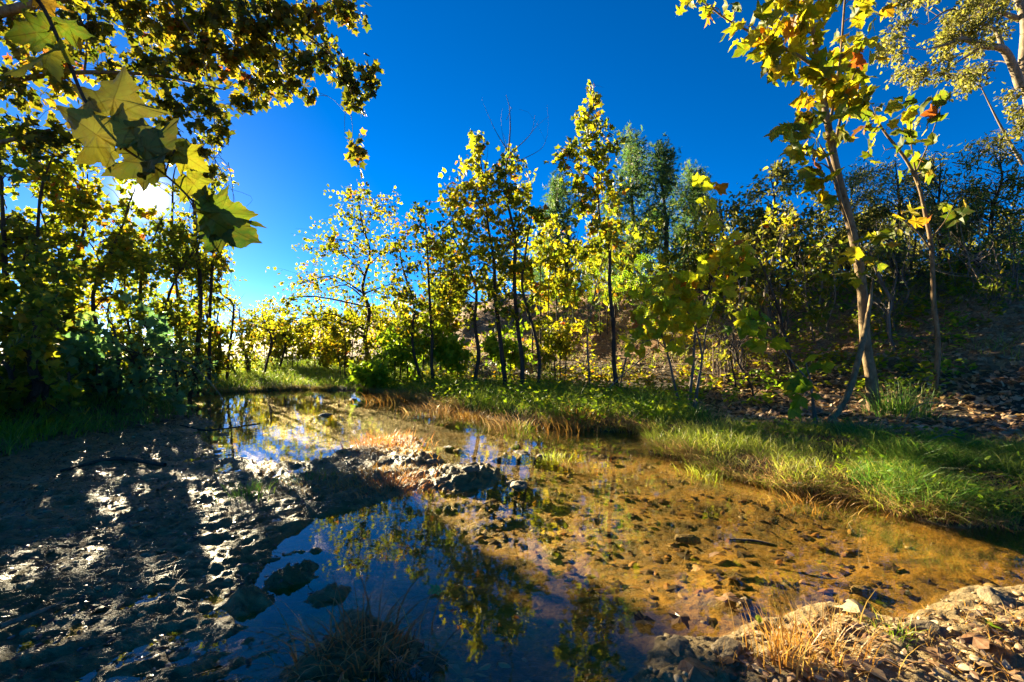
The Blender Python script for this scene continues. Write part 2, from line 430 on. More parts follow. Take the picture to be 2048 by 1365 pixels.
def water_material():
    t = NT('creek_water')
    pos = t.n("ShaderNodeNewGeometry").outputs['Position']
    n1 = t.noise(5, 3, .5, pos); n2 = t.noise(1.2, 2, .5, pos)
    b = t.n("ShaderNodeBump", {'Height': t.math('ADD', n1, t.math('MULTIPLY', n2, 3)), 'Strength': .05, 'Distance': .02})
    fc = t.n("ShaderNodeLayerWeight", {'Blend': .5, 'Normal': b.outputs[0]}).outputs['Facing']     # Schlick, the same from above and below
    fr = t.math('ADD', t.math('MULTIPLY', t.math('POWER', fc, 4.0), .96), .035)
    tr = t.n("ShaderNodeBsdfTransparent", {'Color': (.97, .88, .66, 1)})
    gl = t.n("ShaderNodeBsdfGlossy", {'Color': (1, 1, 1, 1), 'Roughness': .015, 'Normal': b.outputs[0]})
    m = t.n("ShaderNodeMixShader", {0: fr, 1: tr.outputs[0], 2: gl.outputs[0]})
    return t.surf(m.outputs[0])
wv = [(-7.9, 12.6, 0), (-4.2, 12.9, 0), (.4, 8.6, 0), (4.1, 6.4, 0), (9, 2, 0), (9, -5, 0), (-6, -5, 0), (-6.2, 6, 0)]
wme = bpy.data.meshes.new('creek_water'); wme.from_pydata(wv, [], [list(range(len(wv)))[::-1]]); wme.update(); wme.materials.append(water_material())
tag(obj('creek_water', wme), 'shallow amber creek water mirroring the blue sky', kind='structure')

import bmesh
# ------------------------------------------------------------------ stems, twigs and leaves
def smooth_path(pts, n):
    """Catmull-Rom through pts (m,k) -> (n,k)"""
    pts = np.asarray(pts, float)
    if len(pts) == 2:
        t = np.linspace(0, 1, n)[:, None]; return pts[0] * (1 - t) + pts[1] * t
    q = np.vstack([2 * pts[0] - pts[1], pts, 2 * pts[-1] - pts[-2]])
    m = len(pts) - 1
    s = np.linspace(0, m, n); i = np.minimum(s.astype(int), m - 1); t = (s - i)[:, None]
    a, b, c, d = q[i], q[i + 1], q[i + 2], q[i + 3]
    return 0.5 * ((2 * b) + (c - a) * t + (2 * a - 5 * b + 4 * c - d) * t ** 2 + (3 * b - a - 3 * c + d) * t ** 3)
class Tubes:
    def __init__(self): self.V = []; self.F = []; self.n = 0
    def add(self, pts, rads, k=5):
        pts = np.asarray(pts, float); m = len(pts)
        rads = np.broadcast_to(np.asarray(rads, float), (m,))
        T = np.gradient(pts, axis=0); T /= np.linalg.norm(T, axis=1)[:, None] + 1e-9
        up = np.array([.31, .17, .93]) if abs(T[0][2]) < .9 else np.array([1., .2, .1])
        U = np.cross(T, up); U /= np.linalg.norm(U, axis=1)[:, None] + 1e-9
        Wv = np.cross(T, U)
        a = np.linspace(0, 2 * math.pi, k, endpoint=False)
        V = pts[:, None, :] + rads[:, None, None] * (np.cos(a)[None, :, None] * U[:, None, :] + np.sin(a)[None, :, None] * Wv[:, None, :])
        I = np.arange(m * k).reshape(m, k) + self.n; J = np.roll(I, -1, 1)
        self.V.append(V.reshape(-1, 3)); self.F.append(np.stack([I[:-1].ravel(), J[:-1].ravel(), J[1:].ravel(), I[1:].ravel()], 1)); self.n += m * k
    def mesh(self, name, mat, origin=(0, 0, 0)):
        return mesh_from(name, np.vstack(self.V) - np.asarray(origin), np.vstack(self.F), mat, True)

def outline_leaf(half, mid=(0, .3), fold=.18, curl=.12, petiole=0.0):
    """half outline (x>=0) from base to tip, mirrored, fan from a point on the midrib"""
    R = [tuple(p) for p in half]; L = [(-x, y) for x, y in reversed(half) if x > 1e-6]
    pts = R + L
    V = [(x, y, -fold * abs(x) - curl * (y ** 2) + .03 * math.sin(9 * x + 5 * y)) for x, y in [mid] + pts]
    V[0] = (mid[0], mid[1], 0.02 - curl * mid[1] ** 2)
    n = len(pts); Fc = [(0, 1 + i, 1 + (i + 1) % n) for i in range(n)]
    if petiole:
        b = len(V); V += [(-.008, 0, 0), (.008, 0, 0), (0, -petiole, petiole * .3)]; Fc.append((b, b + 1, b + 2))
    return np.array(V, float), np.array(Fc)
T_ = {}
T_['maple_hi'] = outline_leaf([(0, 0), (.10, -.06), (.30, -.03), (.36, .04), (.50, .06), (.42, .17), (.44, .25), (.58, .34), (.72, .50), (.55, .50), (.44, .47), (.34, .52), (.27, .56), (.30, .68), (.19, .78), (.10, .88), (0, 1.03)], petiole=.35)
def big_leaf():
    key = [(0, .03), (.07, -.07), (.20, -.10), (.33, -.06), (.41, .02), (.52, .05), (.455, .13), (.42, .20), (.47, .27), (.56, .33), (.64, .43), (.74, .50), (.62, .505), (.53, .49), (.44, .475), (.36, .505), (.30, .555), (.275, .61), (.315, .69), (.245, .74), (.20, .80), (.13, .88), (.07, .97), (0, 1.06)]
    r_ = np.random.default_rng(2)
    def side(sg):
        k = np.array([(sg * a, b) for a, b in key]); out = []
        for i in range(len(k) - 1):
            for t in (0, .34, .67):
                q = k[i] * (1 - t) + k[i + 1] * t
                out.append(q + (r_.normal(0, .011, 2) if t else 0))
        return out
    R = side(1); L = side(-1)
    rim = np.array(R + [np.array([0, 1.06])] + L[::-1][:-1]); n = len(rim)
    mid = np.array([0, .33]); V = [(*mid, .02)]
    for f in (.35, .7, 1.0):
        for q in rim:
            x, y = mid + (q - mid) * f; a = math.atan2(x, y - .1); rr = math.hypot(x, y - .33)
            V.append((x, y, -.16 * abs(x) - .16 * y * y + .13 * rr * math.sin(a * 5) + .10 * rr * math.sin(a * 2 + 1) + (.045 * math.sin(a * 13 + 1) if f == 1 else 0)))
    Fc = [(0, 1 + i, 1 + (i + 1) % n) for i in range(n)]
    for k in range(2):
        a = 1 + k * n; b = a + n
        for i in range(n): j = (i + 1) % n; Fc += [(a + i, b + i, b + j), (a + i, b + j, a + j)]
    return np.array(V, float), np.array(Fc)
T_['leaf_big'] = big_leaf()
T_['maple'] = outline_leaf([(0, 0), (.30, -.03), (.46, .06), (.40, .22), (.66, .48), (.42, .48), (.27, .56), (.26, .72), (0, 1.0)], petiole=.3)
T_['maple_lo'] = outline_leaf([(0, 0), (.44, .05), (.36, .22), (.62, .5), (.27, .56), (0, 1.0)])
T_['ovate'] = outline_leaf([(0, 0), (.22, .18), (.27, .42), (.15, .75), (0, 1.0)], (0, .4))
T_['lance'] = outline_leaf([(0, 0), (.12, .25), (.11, .6), (0, 1.0)], (0, .4), .25, .2)
def pinnate():
    V = []; Fc = []
    for i in range(5):
        y = .18 + i * .17
        for s in (-1, 1):
            b = len(V); l = .34 - .03 * i
            V += [(0, y, 0), (s * l * .45, y + .03, .02), (s * l, y + .16, -.05), (s * l * .5, y + .14, -.01)]
            Fc += [(b, b + 1, b + 2), (b, b + 2, b + 3)]
    b = len(V); V += [(0, .95, 0), (.06, 1.1, 0), (0, 1.28, -.05), (-.06, 1.1, 0)]; Fc += [(b, b + 1, b + 2), (b, b + 2, b + 3)]
    b = len(V); V += [(-.008, 0, 0), (.008, 0, 0), (0, .97, 0)]; Fc += [(b, b + 1, b + 2)]
    V = np.array(V); V[:, 2] -= .2 * V[:, 1] ** 2
    return V, np.array(Fc)
T_['pinnate'] = pinnate()
def spray():
    V = []; Fc = []; r_ = random.Random(5)
    for i in range(9):
        y0 = i * .09; s = -1 if i % 2 else 1
        b = len(V); l = .46 - .02 * i; z = r_.uniform(-.3, .3)
        V += [(-.05, y0, 0), (.05, y0 + .10, .02), (s * l * .75, y0 + l * .7, z)]; Fc.append((b, b + 1, b + 2))
    b = len(V); V += [(-.05, .0, 0), (.05, 0, 0), (0, 1.05, 0)]; Fc.append((b, b + 1, b + 2))
    return np.array(V), np.array(Fc)
T_['spray'] = spray()

def unit(v): return v / (np.linalg.norm(v, axis=-1, keepdims=True) + 1e-9)
def leaf_frames(tip, nrm):
    Y = unit(tip); X = unit(np.cross(Y, nrm)); Z = np.cross(X, Y)
    return np.stack([X, Y, Z], 2)          # columns
def joined_leaves(name, tmpl, pos, Rm, sc, mat, rnd):
    V, Fc = T_[tmpl]; n = len(pos); k = len(V)
    vv = np.einsum('nij,kj->nki', Rm, V) * sc[:, None, None] + pos[:, None, :]
    ff = Fc[None] + (np.arange(n) * k)[:, None, None]
    return mesh_from(name, vv.reshape(-1, 3), ff.reshape(-1, Fc.shape[1]), mat, False, {'rnd': ('FACE', np.repeat(rnd, len(Fc)))})
LEAFMESH = {}
def leaf_mesh(tmpl, mat, var):
    k = (tmpl, mat.name, var)
    if k not in LEAFMESH:
        V, Fc = T_[tmpl]; V = V.copy(); rr = np.random.default_rng(var + 3)
        V[:, 2] += .10 * np.sin(V[:, 0] * rr.uniform(2, 6) + rr.uniform(0, 6)) + rr.uniform(-.22, .1) * V[:, 1] ** 2
        V[:, 0] *= rr.uniform(.85, 1.1)
        LEAFMESH[k] = mesh_from('leaf', V, Fc, mat)
    return LEAFMESH[k]
def proj(p):
    p = np.asarray(p); return CX + p[..., 0] / p[..., 1] * F, HY - (p[..., 2] - CAM_H) / p[..., 1] * F

def branch_curve(a, c, r, lift=.18, n=7):
    L = np.linalg.norm(c - a)
    mid = (a + c) / 2 + np.array([0, 0, lift * L]) + r.normal(0, .06 * L, 3)
    return smooth_path([a, mid, c], n)

def tree(name, label, cat, stems, blobs, leaf='maple', size=.17, pal='syc', bark='dark', nparts=0, lo=None, group=None, extra=None, dense=1.0,
         droop=.35, seed=0, sun_gap=False, bare=0, twig_r=.004, ground=True, trunk_k=8, upb=.3, wander=.012, per_branch=False):
    """stems: polylines of (px,py,depth,radius_m); blobs: leafy clumps (px,py,depth,radius_px,leaves).
    The pixel columns only place the plant; every depth and size is its real one."""
    r = np.random.default_rng(seed * 7 + 5)
    paths = []
    for st in stems:
        pts = np.array([[*P(a, b, d), rr] for a, b, d, rr in st])
        if ground:
            pts[0, 2] = H(pts[0, 0], pts[0, 1]) - .06
            hi = pts[-1, 2]
            for q in range(1, len(pts)): pts[q, 2] = max(pts[q, 2], pts[0, 2] + (.25 + .3 * q))
        n = max(6, len(pts) * 5)
        sp = smooth_path(pts, n)
        sp[1:-1, :3] += (smooth_path(r.normal(0, wander * 2.2, (len(pts) + 3, 3)), n) * np.linspace(0, 1, n)[:, None] ** .5)[1:-1]; sp[:, 3] = np.maximum(sp[:, 3], .003)
        paths.append(sp)
        if ground: ground_first = True
    base = paths[0][0, :3].copy(); base[2] += .06
    root = empty(name, base)
    tag(root, label, cat, group)
    for sp in paths:
        nm = 'trunk' if len(paths) == 1 else 'stem'
        tk = Tubes(); tk.add(sp[:, :3], sp[:, 3], trunk_k)
        obj(nm, tk.mesh(nm, BARK[bark], base), root)
    allp = np.vstack(paths)
    br = Tubes(); LP, LT, LO, owners = [], [], [], []
    for e in (extra or []):        # branches given by hand, part of the limbs
        pts = np.array([[*P(a, b, d), rr] for a, b, d, rr in e]); sp = smooth_path(pts, len(pts) * 5); lb_ = Tubes(); lb_.add(sp[:, :3], np.maximum(sp[:, 3], .003), 8); obj('limb', lb_.mesh('limb', BARK[bark], base), root); allp = np.vstack([allp, sp])
    for (px, py, d, rp, nl) in blobs:
        d = d + r.normal(0, .02 * d)
        c = P(px, py, d); rad_ = rp / F * d
        dist = np.linalg.norm(allp[:, :3] - c, axis=1) + 1.2 * np.maximum(allp[:, 2] - c[2] + .25 * rad_, 0)
        i = int(np.argmin(dist + r.uniform(0, .15, len(dist)) * rad_)); a = allp[i, :3]
        r0 = min(allp[i, 3] * .55, .012 + .012 * np.linalg.norm(c - a))
        if per_branch: br = Tubes(); owners.append(br)
        cv = branch_curve(a, c, r); br.add(cv, np.linspace(r0, max(twig_r, r0 * .35), len(cv)), 5)
        nl = int(nl * dense); nt = max(3, nl // 7)
        off = unit(r.normal(0, 1, (nt, 3))) * (r.random((nt, 1)) ** .45) * rad_
        off[:, 1] *= 1.0
        for o_ in off:
            s = cv[r.integers(len(cv) // 2, len(cv))]
            e_ = c + o_
            tw = branch_curve(s, e_, r, .1, 4); br.add(tw, np.linspace(twig_r * 1.2, twig_r * .5, 4), 3)
            m = max(2, int(round(nl / nt + r.normal(0, 1))))
            t = r.uniform(.35, 1.05, m)[:, None]
            pp = s * (1 - t) + e_ * t + r.normal(0, size * .45, (m, 3))
            LO.append(np.full(m, len(owners) - 1)); LP.append(pp); LT.append(unit(unit(e_ - s + 1e-6)[None] * .6 + r.normal(0, .75, (m, 3)) + np.array([0, 0, -droop])))
    if per_branch: br = Tubes()
    for _ in range(bare):
        s = allp[r.integers(len(allp) // 3, len(allp))]
        e_ = s[:3] + np.array([r.normal(0, .35), r.normal(0, .35), r.uniform(.1, .7)]); br.add(branch_curve(s[:3], e_, r, .1, 4), np.linspace(min(s[3] * .5, .01), .002, 4), 4)
    owners = [obj('branch', b_.mesh('branch', BARK[bark], base), root) for b_ in owners]
    bo = obj('branches', br.mesh('branches', BARK[bark], base), root) if br.V else root
    if br.V and nparts == 0 and (len(stems) > 1 or bare > 10): bo['kind'] = 'stuff'
    if not LP: return root
    pos = np.vstack(LP); tip = np.vstack(LT); own = np.concatenate(LO)
    nrm = unit(r.normal(0, 1, pos.shape) + np.array([0, 0, upb]) )
    Rm = leaf_frames(tip, nrm); sc = size * r.uniform(.55, 1.2, len(pos))
    keep = np.ones(len(pos), bool)
    if sun_gap:
        qx, qy = proj(pos + tip * sc[:, None] * .5)
        keep &= np.hypot(qx - 290, qy - 392) > 24 + sc / pos[:, 1] * F * .4
    if ground:
        keep &= pos[:, 2] > H(pos[:, 0], pos[:, 1]) + .05
    pos, tip, Rm, sc, own = pos[keep], tip[keep], Rm[keep], sc[keep], own[keep]
    n = len(pos); rnd = np.clip(r.beta(1.6, 1.9, n) + .10 * np.sin(pos[:, 0] * 2.1 + pos[:, 2] * 2.7 + seed), 0, 1)
    k = min(nparts, n)
    if k:
        od = np.argsort(-(sc / np.maximum(pos[:, 1], .3)) + r.uniform(0, .01, n))
        od = r.permutation(n) if k < n * .5 else od
        pi = od[:k]; rest = od[k:]
        mat = LM(pal, False, veins=True) if leaf.startswith('maple') else LM(pal, False)
        for q in pi:
            o = bpy.data.objects.new('leaf', leaf_mesh(leaf, mat, int(r.integers(0, 5))))
            M = Matrix.Translation(Vector(pos[q] - base)) @ Matrix(Rm[q].tolist()).to_4x4() @ Matrix.Scale(float(sc[q]), 4)
            o.parent = owners[int(own[q])] if per_branch else bo; o.matrix_basis = M
            col.objects.link(o)
    else: rest = np.arange(n)
    if len(rest):
        fo = obj('foliage', joined_leaves('foliage', lo or leaf, pos[rest] - base, Rm[rest], sc[rest], LM(pal, True), rnd[rest]), root)
        fo['kind'] = 'stuff'
    return root
def ring(px, py, d, rx, ry, n, rp, nl, seed, dd=.6):
    """n clumps spread through a crown of half-size rx,ry pixels"""
    r = np.random.default_rng(seed); out = []
    for _ in range(n):
        a = r.uniform(0, 2 * math.pi); q = math.sqrt(r.random())
        out.append((px + rx * q * math.cos(a), py + ry * q * math.sin(a), d + r.uniform(-dd, dd), rp * r.uniform(.7, 1.25), max(6, int(nl * r.uniform(.6, 1.4)))))
    return out
def B(d, n, *ps):
    xm = sum(p[0] for p in ps) / len(ps)
    return [(xm + 1.18 * (x - xm), y, d, rr * 1.45, int(.85 * n * (rr / 45.0) ** 1.4)) for x, y, rr in ps]
# ------------------------------------------------------------------ trees on the right bank, far to near
SAP = 'slender sycamores along the right bank'
tree('sycamore_sapling', 'wide airy sycamore at the far left end of the right bank row, dark twisting trunk', 'tree',
     [[(737, 748, 16, .085), (733, 690, 16, .075), (735, 600, 16, .06), (728, 500, 16, .04), (718, 390, 16, .01)]],
     B(16, 215, (700, 395, 32), (735, 400, 35), (690, 430, 40), (765, 425, 35), (720, 465, 50), (660, 480, 35), (640, 505, 45), (700, 530, 50), (755, 510, 40), (610, 570, 45), (660, 580, 55), (720, 590, 50),
       (580, 600, 30), (620, 630, 45), (680, 640, 50), (745, 640, 45), (780, 570, 38), (600, 660, 35), (700, 690, 35)),
     size=.12, pal='syc', nparts=300, lo='maple_lo', group=SAP, wander=.05, seed=1, bare=6)
tree('sycamore_sapling', 'twin stemmed young sycamore with orange tinged lower leaves behind the brown tussocks', 'tree',
     [[(868, 778, 12.2, .05), (862, 680, 12.2, .04), (855, 560, 12.2, .03), (845, 410, 12.2, .008)], [(842, 765, 12.4, .045), (830, 680, 12.4, .035), (822, 560, 12.4, .025), (800, 470, 12.4, .008)]],
     B(12.3, 195, (845, 420, 22), (830, 450, 30), (800, 480, 35), (850, 490, 38), (820, 540, 45), (870, 550, 40), (790, 590, 40), (840, 610, 50), (880, 630, 40), (810, 650, 35), (860, 680, 30)),
     size=.11, wander=.05, pal='syc', nparts=260, lo='maple_lo', group=SAP, seed=2, bare=8)
tree('sycamore_sapling', 'thin straight sycamore stem with few high leaves left of the tallest clump', 'tree',
     [[(952, 775, 11.6, .055), (950, 660, 11.6, .045), (940, 560, 11.6, .03), (905, 430, 11.6, .008)]],
     B(11.6, 200, (905, 390, 22), (915, 430, 30), (890, 470, 30), (930, 490, 38), (905, 540, 35), (960, 560, 35), (930, 610, 35), (900, 590, 28)),
     size=.11, wander=.05, pal='syc', nparts=150, lo='maple_lo', group=SAP, seed=3, bare=6)
tree('sycamore_sapling', 'yellow topped sycamore leaning left, tallest leafy spire of the middle clump', 'tree',
     [[(1012, 778, 10.8, .06), (1000, 680, 10.8, .05), (985, 560, 10.8, .04), (972, 440, 10.8, .025), (952, 280, 10.8, .006)]],
     B(10.8, 215, (952, 275, 14), (950, 300, 22), (945, 330, 28), (960, 355, 32), (925, 370, 28), (985, 375, 30), (915, 400, 25), (950, 405, 35), (985, 430, 35), (930, 445, 35), (965, 480, 40), (1000, 520, 40), (940, 530, 35), (980, 580, 38)),
     size=.118, wander=.05, pal='yel', nparts=300, lo='maple_lo', group=SAP, seed=4, bare=4)
tree('sycamore_sapling', 'sycamore with a bare grey leader rising above its orange flecked crown', 'tree',
     [[(1045, 785, 10.5, .055), (1040, 680, 10.5, .05), (1030, 520, 10.5, .04), (1020, 350, 10.5, .022), (1012, 190, 10.5, .004)], [(1078, 790, 10.4, .045), (1068, 660, 10.4, .035), (1055, 520, 10.4, .025), (1050, 400, 10.4, .008)]],
     B(10.5, 215, (1020, 320, 18), (1005, 345, 25), (1035, 345, 25), (1050, 380, 30), (1020, 400, 35), (1065, 420, 30), (1040, 450, 38), (1010, 480, 35), (1035, 530, 24), (1050, 610, 26), (1010, 620, 30)),
     extra=[[(1014, 300, 10.5, .012), (990, 260, 10.5, .006), (970, 215, 10.5, .003)], [(1017, 310, 10.5, .01), (1060, 270, 10.5, .005), (1070, 230, 10.5, .003)], [(1013, 240, 10.5, .006), (1024, 215, 10.5, .003)], [(1020, 330, 10.5, .01), (1080, 300, 10.5, .005), (1095, 270, 10.5, .003)]],
     size=.118, wander=.05, pal='syc', nparts=300, lo='maple_lo', group=SAP, seed=5, bare=8)
tree('sycamore_sapling', 'tall narrow sycamore whose leafy top is the highest against open sky', 'tree',
     [[(1238, 775, 9.4, .05), (1232, 680, 9.4, .045), (1222, 540, 9.4, .035), (1205, 400, 9.4, .022), (1185, 170, 9.4, .004)]],
     B(9.4, 180, (1185, 175, 10), (1185, 200, 14), (1180, 225, 20), (1165, 245, 18), (1195, 255, 22), (1170, 285, 24), (1205, 300, 24), (1150, 300, 18), (1185, 325, 28), (1125, 320, 16), (1215, 290, 18), (1160, 350, 28), (1210, 360, 30), (1190, 400, 35),
       (1225, 410, 30), (1165, 410, 28), (1200, 455, 38), (1235, 470, 32), (1180, 500, 35)),
     size=.122, wander=.05, pal='syc', nparts=300, lo='maple_lo', group=SAP, seed=6, bare=6)
tree('compound_leaf_shrub', 'shrub with bright lime feathery compound leaves around the narrow sycamore stem', 'shrub',
     [[(1180, 790, 10.2, .025), (1175, 680, 10.2, .02), (1200, 540, 10.2, .012), (1225, 470, 10.2, .005)], [(1240, 800, 10.0, .02), (1260, 680, 10.0, .015), (1300, 560, 10.0, .006)]],
     B(10.1, 40, (1200, 490, 40), (1240, 510, 45), (1190, 550, 42), (1230, 580, 48), (1270, 560, 40), (1300, 590, 45), (1180, 620, 38), (1150, 580, 28)),
     leaf='pinnate', size=.26, pal='lime', bark='grey', nparts=120, seed=7)

# cedars and dark wood on the ridge
for i, (bx, by, d, tx, ty, w, lab) in enumerate([
     (1260, 640, 17.5, 1255, 265, 62, 'dark cedar just right of the highest sycamore top'),
     (1325, 640, 17.0, 1318, 290, 62, 'tallest pointed dark green cedar, right of the pair'),
     (1390, 640, 18.0, 1382, 335, 48, 'short dark cedar at the right shoulder of the cedar clump'),
     (1130, 640, 18.5, 1115, 355, 50, 'dark cedar showing left of the narrow sycamore'),
     (890, 660, 24.0, 895, 560, 46, 'low round dark evergreen peeping between thin stems on the ridge')]):
    bl = []
    rr = np.random.default_rng(100 + i)
    for k in range(40):
        f = (k + .5) / 40; y = ty + 8 + (by - 60 - ty) * f
        bl.append((tx + (bx - tx) * f + rr.uniform(-1, 1) * w * (.12 + 1.0 * f ** .75), y, d + rr.uniform(-.7, .7), 15 + 24 * f ** .7, 56))
    tree('cedar_tree', lab, 'tree', [[(bx, by, d, .14), (bx + 6, (by + ty) / 2, d, .08), (tx, ty, d, .01)]], bl, leaf='spray', size=.3, pal='cedar', group='dark cedars on the ridge', seed=20 + i, droop=-.25, twig_r=.006, wander=.03)

THK = 'dark thicket trees on the right slope'
spec = [  # base px, depth, top y, half width, leaves/clump, label
 (1440, 700, 14.0, 375, 70, 'bushy dark tree right of the cedars with thin bare base'),
 (1545, 690, 12.5, 325, 75, 'dark leafed tree with crooked pale foot standing left of the big sycamore trunk'),
 (1610, 690, 14.5, 400, 75, 'dense dark tree directly behind the big sycamore trunk'),
 (1700, 680, 13.0, 330, 80, 'reddish brown tinged dark tree immediately right of the big sycamore crown'),
 (1790, 690, 12.0, 300, 75, 'dark narrow leafed tree between the two nearest sycamore stems'),
 (1880, 690, 11.0, 300, 80, 'dark narrow leafed tree behind the slim right sapling'),
 (1985, 690, 10.5, 270, 90, 'dark narrow leafed tree filling the right edge of the view'),
 (1490, 690, 17.0, 430, 60, 'low dark tree deep in the wood behind the hollow'),
 (1750, 670, 17.5, 420, 90, 'distant dark tree seen low behind the hollow right of the trunk'),
]
for i, (bx, by, d, ty, w, lab) in enumerate(spec):
    bl = ring(bx + 5, (ty + 600) / 2 + 10, d, w, (600 - ty) / 2, 32, 44, 84, 200 + i, 1.2)
    tree('thicket_tree', lab, 'tree', [[(bx, by, d, .07), (bx - 8 + 5 * i % 13, 600, d, .055), (bx + 6, (ty + 560) / 2, d, .035), (bx, ty + 20, d, .008)],
                                       [(bx + 22, by, d + .2, .04), (bx + 34, 580, d + .2, .03), (bx + 45, (ty + 560) / 2 + 30, d, .012)]],
         bl, leaf='lance' if i in (3, 4, 5, 6) else 'ovate', dense=1.35, size=.135 if d < 13 else .14, pal=['dark', 'oak'][i % 2] if i not in (4, 6) else 'dark', bark='dark', group=THK, seed=40 + i, bare=10, wander=.03)
# oak with pale crooked limbs, upper right
tree('oak_tree', 'large oak with pale crooked limbs reaching in from the top right corner', 'tree',
     [[(2085, 700, 13.5, .2), (2072, 500, 13.5, .17), (2058, 330, 13.5, .15), (2050, 160, 13.5, .135), (2038, 20, 13.5, .12), (2020, -120, 13.5, .1)]],
     ring(1890, 40, 13.5, 125, 60, 16, 34, 150, 31) + ring(1850, 120, 13.3, 100, 50, 10, 28, 120, 32) + ring(1960, 140, 13.6, 60, 60, 6, 28, 110, 33) + ring(2010, 250, 13.6, 40, 60, 5, 26, 90, 34) + ring(1990, -10, 13.6, 80, 40, 8, 32, 140, 35),
     leaf='ovate', size=.125, pal='oak', bark='pale', seed=61,
     extra=[[(2042, 175, 13.5, .13), (2025, 130, 13.4, .11), (2005, 98, 13.3, .095), (1965, 92, 13.2, .08), (1925, 78, 13.1, .07), (1890, 90, 13.1, .04), (1850, 100, 13.0, .012)],
            [(2005, 98, 13.3, .07), (1990, 60, 13.4, .05), (1940, 40, 13.4, .04), (1900, 20, 13.4, .03), (1850, 50, 13.3, .01)],
            [(1965, 92, 13.2, .05), (1930, 115, 13.1, .03), (1905, 130, 13.1, .02), (1870, 150, 13.0, .008)],
            [(2040, 40, 13.5, .08), (1990, 20, 13.5, .05), (1940, 0, 13.5, .03), (1910, -25, 13.5, .015)],
            [(2046, 330, 13.5, .05), (2000, 250, 13.6, .03), (1960, 170, 13.6, .012)]], wander=.03)

# wood beyond the ridge
for i, (px, d, y0, y1, w, lab) in enumerate([(1420, 27, 440, 640, 90, 'far olive tree beyond the ridge right of the cedars'), (1570, 25, 420, 640, 95, 'far olive tree beyond the hollow'), (1720, 27, 430, 640, 90, 'far olive tree beyond the ridge behind the mottled trunk'),
      (1860, 24, 420, 620, 95, 'far olive tree beyond the right hill behind the slim sapling'), (2000, 22, 400, 600, 95, 'far olive tree on the right hill crest at the right edge'), (1190, 26, 470, 640, 80, 'far olive tree beyond the ridge behind the narrow sycamore'), (1020, 26, 520, 670, 70, 'far olive tree low behind the middle sycamore clump')]):
    tree('ridge_tree', lab, 'tree', [[(px, y1 + 40, d, .12), (px + 8, (y0 + y1) / 2, d, .08), (px - 5, y0 + 15, d, .02)]], ring(px, (y0 + y1) / 2, d, w, (y1 - y0) / 2, 24, 34, 62, 250 + i, 1.5), leaf='ovate', size=.26, pal='oak' if i % 2 else 'dark', bark='dark', group='far trees beyond the ridge', seed=150 + i, twig_r=.008)
# leafy brush between the slender sycamores
for i, (px, d, y0, y1, w, lf, pal_, lab) in enumerate([(1130, 14.5, 440, 620, 55, 'maple_lo', 'yel', 'yellow leafy brush between the middle clump and the narrow sycamore'), (1300, 14.0, 430, 610, 60, 'ovate', 'grn', 'green leafy brush right of the narrow sycamore'), (1080, 14.5, 480, 600, 50, 'maple_lo', 'syc', 'leafy brush behind the twin stems of the middle clump'),
      (880, 14.0, 480, 660, 50, 'maple_lo', 'syc', 'leafy brush behind the thin straight stem'), (1215, 15.0, 450, 620, 60, 'ovate', 'yel', 'golden leafy brush close behind the narrow sycamore stem'),
      (1400, 13.0, 470, 640, 60, 'ovate', 'syc', 'olive brush behind the yellow sapling'), (770, 17.5, 560, 720, 60, 'ovate', 'yel', 'golden brush behind the wide airy sycamore'), (830, 13.5, 620, 750, 40, 'maple_lo', 'lime', 'lime low brush between the twin stems and the wide sycamore')]):
    tree('leafy_brush', lab, 'shrub', [[(px + k * 14, HY + .9 / d * F, d, .025), (px + k * 20, (y0 + y1) / 2, d, .016), (px + k * 28, y0 + 10, d, .005)] for k in (-1, 0, 1)], ring(px, (y0 + y1) / 2, d, w, (y1 - y0) / 2, 18, 34, 50, 270 + i, .6), leaf=lf, size=.165, pal=pal_, bark='dark', group='leafy brush along the right bank', seed=160 + i)
# near saplings
tree('yellow_sapling', 'many stemmed young sycamore with glowing yellow leaves in the middle of the right bank', 'tree',
     [[(1378, 795, 7.4, .028), (1385, 740, 7.4, .024), (1392, 660, 7.4, .02), (1425, 560, 7.3, .014), (1462, 490, 7.2, .005)], [(1365, 790, 7.5, .022), (1330, 700, 7.5, .016), (1310, 620, 7.5, .006)],
      [(1390, 800, 7.3, .02), (1400, 720, 7.3, .016), (1382, 640, 7.3, .012), (1350, 580, 7.3, .005)], [(1385, 740, 7.4, .015), (1410, 680, 7.4, .012), (1440, 590, 7.3, .005)]],
     [(1465, 490, 7.2, 30, 20), (1440, 515, 7.2, 36, 22), (1475, 530, 7.2, 24, 10), (1410, 550, 7.3, 40, 24), (1380, 580, 7.3, 40, 26), (1345, 590, 7.4, 38, 26), (1315, 610, 7.5, 38, 24), (1290, 640, 7.5, 32, 18), (1355, 640, 7.4, 38, 22), (1400, 620, 7.3, 34, 18), (1275, 690, 7.4, 28, 12), (1310, 670, 7.5, 28, 14),
      (1430, 440, 7.2, 24, 10), (1405, 400, 7.2, 16, 5), (1330, 540, 7.5, 34, 16), (1370, 690, 7.4, 26, 8), (1440, 580, 7.2, 26, 10), (1290, 580, 7.6, 26, 12)],
     leaf='maple', size=.2, pal='gold', bark='grey', per_branch=True, nparts=300, seed=71, droop=.2)
